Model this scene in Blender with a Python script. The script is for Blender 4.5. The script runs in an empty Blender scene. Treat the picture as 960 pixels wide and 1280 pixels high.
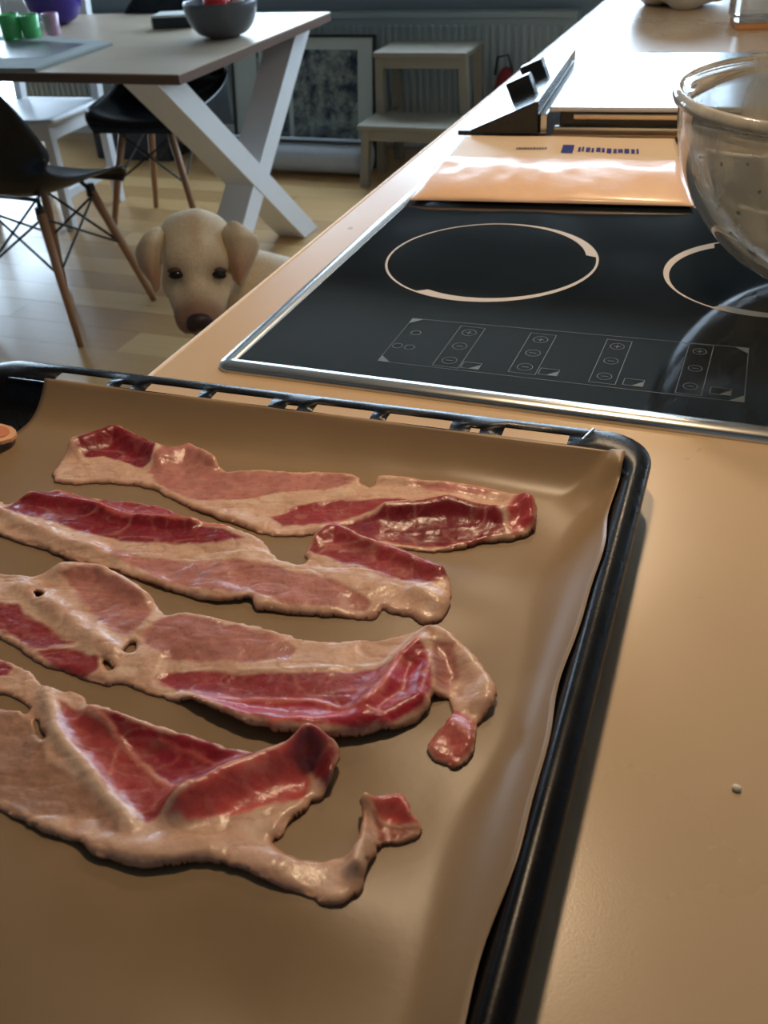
import bpy, bmesh, math, random
import numpy as np
from mathutils import Vector, Matrix

D = bpy.data
scene = bpy.context.scene
COL = scene.collection
random.seed(7)
np.random.seed(7)

# ------------------------------------------------------------------ camera
CT = 0.91            # worktop height
FPX = 1196.0         # focal length in pixels of the 960x1280 frame
PITCH, ROLL, YAW = math.radians(35.251), math.radians(-4.287), math.radians(23.85)
CAM = np.array([0.0, 0.0, CT + 0.335])


def _yaw(v):
    c, s = math.cos(YAW), math.sin(YAW)
    return np.array([v[0]*c - v[1]*s, v[0]*s + v[1]*c, v[2]])


_F = np.array([0, math.cos(PITCH), -math.sin(PITCH)])
_R0 = np.array([1.0, 0, 0])
_U0 = np.cross(_R0, _F)
_R = _R0*math.cos(ROLL) + _U0*math.sin(ROLL)
_U = -_R0*math.sin(ROLL) + _U0*math.cos(ROLL)
F, R, U = _yaw(_F), _yaw(_R), _yaw(_U)

cd = D.cameras.new('camera')
cd.sensor_fit = 'VERTICAL'
cd.sensor_height = 36.0
cd.sensor_width = 27.0
cd.lens = FPX/1280*36.0
cd.clip_start = 0.02
cd.dof.use_dof = True
cd.dof.focus_distance = 0.62
cd.dof.aperture_fstop = 17.0
cam = D.objects.new('camera', cd)
cam.matrix_world = Matrix(((R[0], U[0], -F[0], CAM[0]), (R[1], U[1], -F[1], CAM[1]), (R[2], U[2], -F[2], CAM[2]), (0, 0, 0, 1)))
COL.objects.link(cam)
scene.camera = cam

# ------------------------------------------------------------------ world, daylight, exposure
SKY = 14.5
world = D.worlds.new('sky')
scene.world = world
world.use_nodes = True
wb = world.node_tree.nodes['Background']
wb.inputs[0].default_value = (0.62, 0.80, 1.0, 1)
wb.inputs[1].default_value = SKY
scene.view_settings.view_transform = 'Standard'
scene.view_settings.look = 'None'
scene.view_settings.gamma = 1.0
scene.view_settings.exposure = 0.0
scene.view_settings.use_curve_mapping = False
scene.cycles.max_bounces = 10
scene.cycles.diffuse_bounces = 5
scene.cycles.sample_clamp_indirect = 6.0
scene.cycles.use_denoising = True

# room extents
RX0, RX1, RY0, RY1, RZ = -5.4, 2.4, -1.8, 4.52, 2.55
WIN = (-2.75, -0.30, 0.86, 1.98)      # window above the radiator: x0, x1, z0, z1
WIN3 = (0.45, 2.25, 0.86, 2.10)        # second window, to the right
DOOR = (-5.3, -3.95, 0.04, 2.12)      # glazed balcony door


def portal(name, x0, x1, z0, z1, y):
    l = D.lights.new(name, 'AREA')
    l.shape = 'RECTANGLE'
    l.size, l.size_y = x1 - x0, z1 - z0
    l.cycles.is_portal = True
    o = D.objects.new(name, l)
    o.location = ((x0+x1)/2, y, (z0+z1)/2)
    o.rotation_euler = (math.radians(-90), 0, 0)
    COL.objects.link(o)


portal('window_daylight', *WIN, RY1 + 0.10)
portal('side_window_daylight', *WIN3, RY1 + 0.10)
portal('door_daylight', *DOOR, RY1 + 0.10)


# ------------------------------------------------------------------ pixel -> place
def ray(x, y):
    return F*FPX + R*(x - 480) - U*(y - 640)


def atz(x, y, z):
    d = ray(x, y)
    return CAM + d*((z - CAM[2])/d[2])


def atd(x, y, t):
    d = ray(x, y)
    return CAM + d/np.linalg.norm(d)*t


# ------------------------------------------------------------------ materials
def S(r, g, b):
    def f(c):
        c /= 255.0
        return c/12.92 if c <= 0.04045 else ((c + 0.055)/1.055)**2.4
    return (f(r), f(g), f(b))


def mat(name, col, rough=0.5, metal=0.0, var=0.12, scale=18.0, bump=0.0, bscale=None, stretch=None, coat=0.0, spec=0.5,
        rvar=0.0, trans=0.0, ior=1.45, vcol=False, sss=0.0, aniso=0.0, col2=None):
    m = D.materials.new(name)
    m.use_nodes = True
    nt = m.node_tree
    p = nt.nodes['Principled BSDF']
    tc = nt.nodes.new('ShaderNodeTexCoord')
    mp = nt.nodes.new('ShaderNodeMapping')
    if stretch:
        mp.inputs['Scale'].default_value = stretch
    nt.links.new(tc.outputs['Object'], mp.inputs['Vector'])
    nz = nt.nodes.new('ShaderNodeTexNoise')
    nz.inputs['Scale'].default_value = scale
    nz.inputs['Detail'].default_value = 5
    nt.links.new(mp.outputs['Vector'], nz.inputs['Vector'])
    mix = nt.nodes.new('ShaderNodeMix')
    mix.data_type = 'RGBA'
    nt.links.new(nz.outputs['Fac'], mix.inputs['Factor'])
    c2 = col2 or tuple(min(1, c*(1+var)) for c in col)
    c1 = tuple(c*(1-var) for c in col)
    if vcol:
        at = nt.nodes.new('ShaderNodeVertexColor')
        at.layer_name = 'Col'
        mr = nt.nodes.new('ShaderNodeMapRange')
        mr.inputs['To Min'].default_value = 1 - var
        mr.inputs['To Max'].default_value = 1 + var
        nt.links.new(nz.outputs['Fac'], mr.inputs['Value'])
        mix.blend_type = 'MULTIPLY'
        nt.links.remove(mix.inputs['Factor'].links[0])
        mix.inputs['Factor'].default_value = 1
        nt.links.new(at.outputs['Color'], mix.inputs['A'])
        nt.links.new(mr.outputs['Result'], mix.inputs['B'])
    else:
        mix.inputs['A'].default_value = (*c1, 1)
        mix.inputs['B'].default_value = (*c2, 1)
    nt.links.new(mix.outputs['Result'], p.inputs['Base Color'])
    p.inputs['Roughness'].default_value = rough
    p.inputs['Metallic'].default_value = metal
    p.inputs['Specular IOR Level'].default_value = spec
    p.inputs['IOR'].default_value = ior
    p.inputs['Coat Weight'].default_value = coat
    p.inputs['Coat Roughness'].default_value = 0.12
    p.inputs['Transmission Weight'].default_value = trans
    p.inputs['Anisotropic'].default_value = aniso
    if sss:
        p.inputs['Subsurface Weight'].default_value = sss
        p.inputs['Subsurface Radius'].default_value = (0.006, 0.0025, 0.0015)
    if rvar:
        mr2 = nt.nodes.new('ShaderNodeMapRange')
        mr2.inputs['To Min'].default_value = max(0.02, rough - rvar)
        mr2.inputs['To Max'].default_value = rough + rvar
        nt.links.new(nz.outputs['Fac'], mr2.inputs['Value'])
        nt.links.new(mr2.outputs['Result'], p.inputs['Roughness'])
    if bump:
        n2 = nt.nodes.new('ShaderNodeTexNoise')
        n2.inputs['Scale'].default_value = bscale or scale*4
        n2.inputs['Detail'].default_value = 4
        nt.links.new(mp.outputs['Vector'], n2.inputs['Vector'])
        b = nt.nodes.new('ShaderNodeBump')
        b.inputs['Strength'].default_value = 1.0
        b.inputs['Distance'].default_value = bump
        nt.links.new(n2.outputs['Fac'], b.inputs['Height'])
        nt.links.new(b.outputs['Normal'], p.inputs['Normal'])
    return m


M = {}
M['worktop'] = mat('worktop_laminate', S(202, 174, 140), 0.29, var=0.06, scale=9, bump=0.00004, bscale=900, rvar=0.06)
M['worktop_edge'] = mat('worktop_edge_band', S(232, 212, 184), 0.4, var=0.05)
M['cabinet'] = mat('cabinet_white', S(226, 222, 214), 0.4, var=0.03)
M['hobglass'] = mat('ceramic_glass', (0.006, 0.008, 0.010), 0.07, var=0.2, rvar=0.06, scale=11, spec=0.42)
M['steel'] = mat('brushed_steel', (0.62, 0.62, 0.60), 0.26, metal=1, var=0.08, stretch=(1, 40, 1), scale=30)
M['plate_steel'] = mat('plate_steel', (0.52, 0.56, 0.60), 0.24, metal=1, var=0.08, stretch=(1, 12, 1), scale=12, rvar=0.06)
M['pack_reflection_steel'] = mat('steel_reflection_tint', (0.66, 0.56, 0.42), 0.25, metal=1, var=0.1)  # warm tint paints the pack's reflection into plain steel
M['print'] = mat('hob_print', S(176, 158, 132), 0.5, var=0.15)
M['print_dim'] = mat('hob_print_dim', S(74, 78, 76), 0.5, var=0.2)
M['enamel'] = mat('black_enamel', (0.005, 0.005, 0.006), 0.27, var=0.3, scale=60, rvar=0.08, bump=0.00006, bscale=500, spec=0.2)
M['paper'] = mat('parchment', S(148, 123, 93), 0.37, var=0.06, scale=40, bump=0.00005, bscale=260, spec=0.5, rvar=0.05)
M['bacon'] = mat('raw_bacon', (1, 1, 1), 0.30, var=0.10, scale=260, bump=0.00022, bscale=480, vcol=True, spec=0.6, rvar=0.12, sss=0.12)
M['black_plastic'] = mat('black_plastic', (0.010, 0.012, 0.015), 0.27, var=0.15)
M['black_gloss'] = mat('black_gloss', (0.010, 0.012, 0.014), 0.16, var=0.15)
M['black_wire'] = mat('black_wire', (0.008, 0.008, 0.008), 0.4)
M['beech'] = mat('beech_leg', S(158, 116, 84), 0.4, var=0.18, stretch=(8, 8, 1), scale=22)
M['oak_top'] = mat('oak_table_top', S(196, 178, 156), 0.36, var=0.14, stretch=(1, 14, 1), scale=5, rvar=0.05)
M['oak_edge'] = mat('oak_table_edge', S(104, 80, 66), 0.45, var=0.2, stretch=(1, 1, 14), scale=6)
M['white_paint'] = mat('white_paint', S(226, 228, 230), 0.4, var=0.03)
M['wall'] = mat('wall_paint', S(132, 142, 148), 0.7, var=0.03, scale=4, bump=0.0003, bscale=160)
M['ceil'] = mat('ceiling_paint', S(140, 136, 128), 0.8, var=0.02)
M['radiator'] = mat('radiator_enamel', S(150, 160, 160), 0.45, var=0.04)
M['stool'] = mat('birch_stool', S(138, 130, 114), 0.5, var=0.1, stretch=(1, 10, 10), scale=8)
M['roll'] = mat('roll_cloth', S(168, 176, 184), 0.8, var=0.1, scale=40, bump=0.001, bscale=120)
M['red_cloth'] = mat('dark_red_cloth', S(120, 30, 36), 0.8, var=0.2)
M['grey_bowl'] = mat('grey_stoneware', S(84, 86, 90), 0.35, var=0.12, scale=60)
M['purple'] = mat('purple_enamel', S(58, 38, 128), 0.25, var=0.1)
M['green_glass'] = mat('green_glass', S(120, 232, 150), 0.1, trans=0.5, var=0.05)
M['pink_glass'] = mat('pink_glass', S(232, 190, 216), 0.08, trans=0.55, var=0.05)
M['newsprint'] = mat('newsprint', S(158, 164, 162), 0.8, var=0.12, scale=30)
M['card_white'] = mat('white_card', S(220, 224, 220), 0.5, var=0.06)
M['dark_card'] = mat('dark_card', S(34, 46, 54), 0.4, var=0.2)
M['tomato'] = mat('red_fruit', S(200, 44, 46), 0.25, var=0.15)
M['pack_film'] = mat('pack_film', S(232, 192, 158), 0.36, var=0.06, scale=60, coat=0.25, bump=0.0006, bscale=50)
M['pack_card'] = mat('pack_card', S(214, 192, 164), 0.5, var=0.05)
M['blue_ink'] = mat('blue_ink', S(44, 54, 130), 0.5, var=0.1)
M['dark_ink'] = mat('dark_ink', S(90, 80, 76), 0.5, var=0.1)
M['bag'] = mat('white_plastic_bag', S(206, 206, 200), 0.35, var=0.1, scale=30, bump=0.002, bscale=60, coat=0.3)
M['spatula'] = mat('spatula_wood', S(206, 122, 66), 0.45, var=0.12, stretch=(1, 8, 8), scale=40)
M['spatula_edge'] = mat('spatula_edge_wood', S(224, 170, 128), 0.45, var=0.1)
M['fur'] = mat('labrador_fur', (1, 1, 1), 0.75, var=0.16, scale=140, vcol=True, bump=0.002, bscale=260, spec=0.25)
M['dog_nose'] = mat('dog_nose', S(52, 34, 34), 0.35, var=0.2, bump=0.0006, bscale=400)
M['dog_eye'] = mat('dog_eye', S(20, 12, 8), 0.08, var=0.1)
M['dog_lid'] = mat('dog_eyelid', S(62, 45, 36), 0.5, var=0.15)
M['mat_board'] = mat('picture_mount', S(170, 180, 176), 0.7, var=0.03)
M['frame_black'] = mat('picture_frame_black', (0.012, 0.013, 0.014), 0.35)
M['crumb'] = mat('crumb_white', S(235, 228, 210), 0.8, var=0.1)
M['residue'] = mat('herb_fleck', S(50, 54, 34), 0.6, var=0.3)
M['orange_strip'] = mat('orange_strip', S(206, 150, 96), 0.5, var=0.1)
M['hood'] = mat('hood_steel', (0.55, 0.55, 0.54), 0.35, metal=1, var=0.05)
M['window_frame'] = mat('window_frame_white', S(232, 232, 230), 0.4, var=0.02)
M['basket'] = mat('dark_box', S(38, 44, 50), 0.6, var=0.2)


def plank_mat(i):
    k = [(196, 156, 104), (186, 146, 96), (204, 166, 114), (178, 138, 90)][i]
    return mat('oak_plank', S(*k), 0.3, var=0.14, stretch=(1, 9, 1), scale=5, rvar=0.06)


M['plank'] = [plank_mat(i) for i in range(4)]


def glass_mat(name, tint, dirt):
    m = D.materials.new(name)
    m.use_nodes = True
    nt = m.node_tree
    p = nt.nodes['Principled BSDF']
    p.inputs['Base Color'].default_value = (*tint, 1)
    p.inputs['Roughness'].default_value = 0.02
    p.inputs['Transmission Weight'].default_value = 1.0
    p.inputs['IOR'].default_value = 1.47
    if dirt:
        d = nt.nodes.new('ShaderNodeBsdfPrincipled')
        d.inputs['Base Color'].default_value = (*S(206, 200, 184), 1)
        d.inputs['Roughness'].default_value = 0.35
        tc = nt.nodes.new('ShaderNodeTexCoord')
        mp = nt.nodes.new('ShaderNodeMapping')
        mp.inputs['Scale'].default_value = (1, 1, 0.35)
        nz = nt.nodes.new('ShaderNodeTexNoise')
        nz.inputs['Scale'].default_value = 26
        nz.inputs['Detail'].default_value = 6
        mr = nt.nodes.new('ShaderNodeMapRange')
        mr.inputs['From Min'].default_value = 0.35
        mr.inputs['From Max'].default_value = 0.7
        mr.inputs['To Min'].default_value = dirt*0.35
        mr.inputs['To Max'].default_value = dirt
        mx = nt.nodes.new('ShaderNodeMixShader')
        nt.links.new(tc.outputs['Object'], mp.inputs['Vector'])
        nt.links.new(mp.outputs['Vector'], nz.inputs['Vector'])
        nt.links.new(nz.outputs['Fac'], mr.inputs['Value'])
        nt.links.new(mr.outputs['Result'], mx.inputs['Fac'])
        nt.links.new(p.outputs[0], mx.inputs[1])
        nt.links.new(d.outputs[0], mx.inputs[2])
        nt.links.new(mx.outputs[0], nt.nodes['Material Output'].inputs['Surface'])
    return m


M['bowl_glass'] = glass_mat('stained_bowl_glass', (0.97, 0.98, 0.96), 0.58)
M['clear_plastic'] = glass_mat('clear_plastic', (0.9, 0.92, 0.93), 0.35)


def pane_mat():
    m = D.materials.new('window_glass')
    m.use_nodes = True
    nt = m.node_tree
    t = nt.nodes.new('ShaderNodeBsdfTransparent')
    t.inputs[0].default_value = (0.97, 0.98, 0.98, 1)
    g = nt.nodes.new('ShaderNodeBsdfGlossy')
    g.inputs['Roughness'].default_value = 0.02
    x = nt.nodes.new('ShaderNodeMixShader')
    x.inputs[0].default_value = 0.06
    nt.links.new(t.outputs[0], x.inputs[1])
    nt.links.new(g.outputs[0], x.inputs[2])
    nt.links.new(x.outputs[0], nt.nodes['Material Output'].inputs['Surface'])
    return m


M['pane'] = pane_mat()


def emit_mat(name, col, s):
    m = D.materials.new(name)
    m.use_nodes = True
    nt = m.node_tree
    e = nt.nodes.new('ShaderNodeEmission')
    e.inputs[0].default_value = (*col, 1)
    e.inputs[1].default_value = s
    nt.links.new(e.outputs[0], nt.nodes['Material Output'].inputs['Surface'])
    return m


def drawing_mat():
    m = D.materials.new('drawing_print')
    m.use_nodes = True
    nt = m.node_tree
    p = nt.nodes['Principled BSDF']
    p.inputs['Roughness'].default_value = 0.25
    tc = nt.nodes.new('ShaderNodeTexCoord')
    nz = nt.nodes.new('ShaderNodeTexNoise')
    nz.inputs['Scale'].default_value = 14
    nz.inputs['Detail'].default_value = 8
    nz.inputs['Roughness'].default_value = 0.7
    cr = nt.nodes.new('ShaderNodeValToRGB')
    cr.color_ramp.elements[0].position = 0.40
    cr.color_ramp.elements[0].color = (*S(40, 52, 66), 1)
    cr.color_ramp.elements[1].position = 0.66
    cr.color_ramp.elements[1].color = (*S(150, 160, 152), 1)
    nt.links.new(tc.outputs['Object'], nz.inputs['Vector'])
    nt.links.new(nz.outputs['Fac'], cr.inputs['Fac'])
    nt.links.new(cr.outputs['Color'], p.inputs['Base Color'])
    return m


M['drawing'] = drawing_mat()


# ------------------------------------------------------------------ mesh helpers
class MB:
    def __init__(s):
        s.v, s.f = [], []

    def add(s, v, f):
        n = len(s.v)
        s.v += [tuple(map(float, p)) for p in v]
        s.f += [tuple(i + n for i in q) for q in f]
        return s

    def box(s, x0, x1, y0, y1, z0, z1):
        v = [(x, y, z) for x in (x0, x1) for y in (y0, y1) for z in (z0, z1)]
        return s.add(v, [(0, 1, 3, 2), (4, 6, 7, 5), (0, 4, 5, 1), (2, 3, 7, 6), (0, 2, 6, 4), (1, 5, 7, 3)])

    def obox(s, c, ax, ay, az, hx, hy, hz):
        c, ax, ay, az = map(np.array, (c, ax, ay, az))
        v = [c + ax*hx*i + ay*hy*j + az*hz*k for i in (-1, 1) for j in (-1, 1) for k in (-1, 1)]
        return s.add(v, [(0, 1, 3, 2), (4, 6, 7, 5), (0, 4, 5, 1), (2, 3, 7, 6), (0, 2, 6, 4), (1, 5, 7, 3)])

    def tube(s, pts, rad, n=10, cap=True):
        pts = [np.array(p, float) for p in pts]
        rad = [rad]*len(pts) if np.isscalar(rad) else rad
        rings = []
        prev = None
        for i, p in enumerate(pts):
            t = pts[min(i+1, len(pts)-1)] - pts[max(i-1, 0)]
            t /= np.linalg.norm(t)
            a = np.array([0, 0, 1.0]) if abs(t[2]) < 0.9 else np.array([1.0, 0, 0])
            if prev is None:
                u = np.cross(t, a)
            else:
                u = prev - t*np.dot(prev, t)
            u /= np.linalg.norm(u)
            prev = u
            w = np.cross(t, u)
            rings.append([p + rad[i]*(u*math.cos(k*2*math.pi/n) + w*math.sin(k*2*math.pi/n)) for k in range(n)])
        v = [q for r in rings for q in r]
        f = [(i*n+k, i*n+(k+1) % n, (i+1)*n+(k+1) % n, (i+1)*n+k) for i in range(len(pts)-1) for k in range(n)]
        if cap:
            f += [tuple(range(n))[::-1], tuple((len(pts)-1)*n + k for k in range(n))]
        return s.add(v, f)

    def lathe(s, prof, c=(0, 0, 0), n=40, close=False):
        v = []
        for r, z in prof:
            for k in range(n):
                a = k*2*math.pi/n
                v.append((c[0] + r*math.cos(a), c[1] + r*math.sin(a), c[2] + z))
        m = len(prof)
        f = [(i*n+k, i*n+(k+1) % n, (i+1)*n+(k+1) % n, (i+1)*n+k) for i in range(m-1) for k in range(n)]
        if close:
            f += [((m-1)*n+k, (m-1)*n+(k+1) % n, (k+1) % n, k) for k in range(n)]
        return s.add(v, f)

    def ell(s, c, r, axes=None, nu=20, nv=12):
        c = np.array(c, float)
        ax = np.eye(3) if axes is None else np.array(axes, float)
        v = []
        for j in range(1, nv):
            b = math.pi*j/nv
            for i in range(nu):
                a = 2*math.pi*i/nu
                q = (r[0]*math.sin(b)*math.cos(a), r[1]*math.sin(b)*math.sin(a), r[2]*math.cos(b))
                v.append(c + q[0]*ax[0] + q[1]*ax[1] + q[2]*ax[2])
        top, bot = len(v), len(v)+1
        v += [c + r[2]*ax[2], c - r[2]*ax[2]]
        f = [(j*nu+i, (j+1)*nu+i, (j+1)*nu+(i+1) % nu, j*nu+(i+1) % nu) for j in range(nv-2) for i in range(nu)]
        f += [(top, i, (i+1) % nu) for i in range(nu)]
        f += [(bot, (nv-2)*nu+(i+1) % nu, (nv-2)*nu+i) for i in range(nu)]
        return s.add(v, f)

    def poly(s, pts, z0, z1):
        n = len(pts)
        v = [(p[0], p[1], z0) for p in pts] + [(p[0], p[1], z1) for p in pts]
        f = [tuple(range(n))[::-1], tuple(range(n, 2*n))] + [(i, (i+1) % n, n+(i+1) % n, n+i) for i in range(n)]
        return s.add(v, f)

    def grid(s, P):
        P = np.asarray(P, float)
        a, b = P.shape[:2]
        return s.add(P.reshape(-1, 3), [(i*b+j, i*b+j+1, (i+1)*b+j+1, (i+1)*b+j) for i in range(a-1) for j in range(b-1)])

    def mesh(s, name):
        me = D.meshes.new(name)
        me.from_pydata(s.v, [], s.f)
        bm = bmesh.new()
        bm.from_mesh(me)
        bmesh.ops.recalc_face_normals(bm, faces=bm.faces)
        bm.to_mesh(me)
        bm.free()
        return me

    def build(s, name, m, parent=None, smooth=False, bevel=0.0, seg=2, solid=0.0, sub=0):
        me = s.mesh(name)
        me.materials.append(m)
        o = D.objects.new(name, me)
        COL.objects.link(o)
        if parent is not None:
            o.parent = parent
        if smooth:
            me.polygons.foreach_set('use_smooth', [True]*len(me.polygons))
        if solid:
            k = o.modifiers.new('thickness', 'SOLIDIFY')
            k.thickness = solid
            k.offset = -1
        if bevel:
            k = o.modifiers.new('bevel', 'BEVEL')
            k.width = bevel
            k.segments = seg
            k.limit_method = 'ANGLE'
            k.angle_limit = math.radians(40)
        if sub:
            k = o.modifiers.new('subdivision', 'SUBSURF')
            k.levels = k.render_levels = sub
        return o


def tag(o, label=None, cat=None, group=None, kind=None):
    if label:
        o['label'] = label
    if cat:
        o['category'] = cat
    if group:
        o['group'] = group
    if kind:
        o['kind'] = kind
    return o


def empty(name, loc=(0, 0, 0), rz=0.0):
    o = D.objects.new(name, None)
    o.empty_display_size = 0.05
    o.location = tuple(map(float, loc))
    o.rotation_euler = (0, 0, rz)
    COL.objects.link(o)
    return o


def copy_tree(o, parent=None):
    c = o.copy()
    COL.objects.link(c)
    c.parent = parent
    for ch in o.children:
        copy_tree(ch, c)
    return c


# ------------------------------------------------------------------ the room
floor = tag(MB().box(RX0, RX1, RY0, RY1, -0.06, -0.012).build('floor', M['oak_edge']), kind='structure')
pw = 0.138
row = 0
y = RY1
while y > 0.9:
    x = RX0 + (-(row*0.47) % 1.25) - 0.01
    x = RX0 if row % 3 == 0 else RX0
    cuts = [RX0] + [RX0 + ((row*0.53) % 1.3) + 0.3 + 1.3*k for k in range(6)]
    cuts = [c for c in cuts if c < -0.55] + [-0.45]
    for a, b in zip(cuts[:-1], cuts[1:]):
        if b - a < 0.02:
            continue
        MB().box(a+0.0006, b-0.0006, y-pw+0.0006, y-0.0006, -0.012, -0.0004*random.random()).build('plank', random.choice(M['plank']), floor)
    y -= pw
    row += 1
MB().box(-0.45, RX1, RY0, RY1, -0.012, 0).build('plank', M['plank'][0], floor)
MB().box(RX0, -0.45, RY0, y, -0.012, 0).build('plank', M['plank'][1], floor)

tag(MB().box(RX0-.15, RX1+.15, RY0-.15, RY1+.15, RZ, RZ+.1).build('ceiling', M['ceil']), kind='structure')
tag(MB().box(RX0-.15, RX0, RY0-.15, RY1+.15, -.06, RZ).build('wall_left', M['wall']), kind='structure')
tag(MB().box(RX1, RX1+.15, RY0-.15, RY1+.15, -.06, RZ).build('wall_right', M['wall']), kind='structure')
tag(MB().box(RX0, RX1, RY0-.15, RY0, -.06, RZ).build('wall_front', M['wall']), kind='structure')
w = MB()
w.box(RX0, DOOR[0], RY1, RY1+.2, -.06, RZ)
w.box(DOOR[0], DOOR[1], RY1, RY1+.2, -.06, DOOR[2]).box(DOOR[0], DOOR[1], RY1, RY1+.2, DOOR[3], RZ)
w.box(DOOR[1], WIN[0], RY1, RY1+.2, -.06, RZ)
w.box(WIN[0], WIN[1], RY1, RY1+.2, -.06, WIN[2]).box(WIN[0], WIN[1], RY1, RY1+.2, WIN[3], RZ)
w.box(WIN[1], WIN3[0], RY1, RY1+.2, -.06, RZ)
w.box(WIN3[0], WIN3[1], RY1, RY1+.2, -.06, WIN3[2]).box(WIN3[0], WIN3[1], RY1, RY1+.2, WIN3[3], RZ)
w.box(WIN3[1], RX1, RY1, RY1+.2, -.06, RZ)
tag(w.build('wall_back', M['wall']), kind='structure')


def glazing(name, x0, x1, z0, z1, n, sill):
    r = tag(empty(name, ((x0+x1)/2, RY1+.1, z0)), kind='structure')
    cx = (x0+x1)/2
    t = 0.06
    fr = MB()
    fr.box(x0-cx, x1-cx, -.03, .03, 0, t).box(x0-cx, x1-cx, -.03, .03, z1-z0-t, z1-z0)
    for k in range(n+1):
        xx = x0 + (x1-x0-t)*k/n
        fr.box(xx-cx, xx+t-cx, -.03, .03, t, z1-z0-t)
    fr.build('window_frame', M['window_frame'], r)
    for k in range(n):
        a = x0 + (x1-x0-t)*k/n + t
        b = x0 + (x1-x0-t)*(k+1)/n
        MB().box(a-cx, b-cx, -.004, .004, t, z1-z0-t).build('pane', M['pane'], r)
    if sill:
        MB().box(x0-cx-.05, x1-cx+.05, -.24, -.03, -.03, 0.0).build('window_sill', M['window_frame'], r)


glazing('window_1', *WIN, 3, True)
glazing('window_2', *WIN3, 2, True)
glazing('window_3', *DOOR, 2, False)
bb = MB().box(DOOR[1], RX1, RY1-.014, RY1, 0.0, .07)
tag(bb.build('baseboard_back', M['white_paint']), kind='structure')


def radiator(x0, x1, label):
    r = tag(empty('radiator', ((x0+x1)/2, RY1-.10, 0)), label, 'radiator')
    h = (x1-x0)/2
    MB().box(-h, h, -.02, .04, .12, .58).build('panel', M['radiator'], r, bevel=.006)
    ribs = MB()
    n = int((x1-x0)/.034)
    for k in range(n):
        xx = -h + .02 + (2*h-.04)*k/(n-1)
        ribs.box(xx-.010, xx+.010, -.030, -.018, .15, .55)
    tag(ribs.build('flutes', M['radiator'], r, bevel=.004, seg=1), kind='stuff')
    MB().box(-h, h, -.035, .05, .58, .60).build('top_grille', M['radiator'], r)
    for s in (-1, 1):
        MB().box(s*h*.8-.015, s*h*.8+.015, .0, .04, 0, .12).build('leg', M['radiator'], r)
    MB().tube([(h-.03, 0, .14), (h-.03, .0, .0)], .009).build('pipe', M['radiator'], r)


radiator(-2.62, -0.9, 'pale fluted radiator along the wall behind the step stool and picture')

# ------------------------------------------------------------------ worktop
EX = float(atz(440, 259, CT)[0])          # left edge of the worktop
ct = empty('kitchen_counter', (0.15, 1.1, 0))
tag(ct, 'long beige laminate kitchen worktop carrying tray and hob', 'counter')
MB().box(EX+.004-.15, .62, -1.75, 1.9, CT-.04, CT).build('worktop', M['worktop'], ct, bevel=.0015)
MB().box(EX-.15, EX+.004-.15, -1.75, 1.9, CT-.04, CT+.0002).build('edge_band', M['worktop_edge'], ct, bevel=.0012)
MB().box(EX+.05-.15, .60, -1.72, 1.86, .10, CT-.04).build('carcass', M['cabinet'], ct)
MB().box(EX+.10-.15, .56, -1.70, 1.82, 0.0, .10).build('plinth', M['black_plastic'], ct)
for k in range(6):
    a = -1.70 + k*.59
    dn = MB().box(EX+.03-.15, EX+.0495-.15, a, a+.58, .12, CT-.06).build('door', M['cabinet'], ct, bevel=.002)
    MB().tube([(EX+.005-.15, a+.50, .70), (EX+.005-.15, a+.50, .80)], .006).build('handle', M['steel'], dn)

# ------------------------------------------------------------------ hob
c0 = atz(267, 456, CT+.005)
HX0, HY0 = float(c0[0]), float(c0[1]) - .001
HX1, HY1 = HX0 + .53, HY0 + .63
hob = tag(empty('induction_hob', ((HX0+HX1)/2, (HY0+HY1)/2, CT)), 'black glass induction hob with stainless rim set in worktop', 'hob')
hx, hy = (HX1-HX0)/2, (HY1-HY0)/2


def rrect(x0, x1, y0, y1, r, n=8):
    out = []
    for cx, cy, a0 in ((x1-r, y1-r, 0), (x0+r, y1-r, 90), (x0+r, y0+r, 180), (x1-r, y0+r, 270)):
        for k in range(n+1):
            a = math.radians(a0 + 90*k/n)
            out.append((cx + r*math.cos(a), cy + r*math.sin(a)))
    return out


tr = MB()
rings = []
for ins, z in ((0, 0.0), (0.0, .003), (.002, .0055), (.008, .0068), (.013, .006), (.0145, .003)):
    rings.append([(px, py, z) for px, py in rrect(-hx+ins, hx-ins, -hy+ins, hy-ins, max(.002, .012-ins))])
n = len(rings[0])
v = [q for r in rings for q in r]
f = [(i*n+k, i*n+(k+1) % n, (i+1)*n+(k+1) % n, (i+1)*n+k) for i in range(len(rings)-1) for k in range(n)]
tr.add(v, f).build('steel_trim', M['steel'], hob, smooth=True)
MB().poly(rrect(-hx+.0135, hx-.0135, -hy+.0135, hy-.0135, .003), .0005, .0045).build('glass_plate', M['hobglass'], hob)
GZ = .0047


def hloc(px, py):
    q = atz(px, py, CT + GZ)
    return np.array([q[0] - (HX0+HX1)/2, q[1] - (HY0+HY1)/2])


def ring(cx, cy, r, thick, name='cooking_zone_ring'):
    mb = MB()
    N = 96
    v = []
    for k in range(N):
        a = 2*math.pi*k/N
        t = thick(a)
        for rr in (r, r - t):
            v.append((cx + rr*math.cos(a), cy + rr*math.sin(a), GZ))
    mb.add(v, [(2*k, 2*((k+1) % N), 2*((k+1) % N)+1, 2*k+1) for k in range(N)])
    return mb.build(name, M['print'], hob)


def zonewidth(a1, a2, a3, a4):
    def g(a):
        d = math.degrees(a) % 360
        w = .0022
        for s, e in ((a1, a2), (a3, a4)):
            if s <= d <= e:
                w = .0022 + .0088*(1-(d-s)/(e-s))
        return w
    return g


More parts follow.
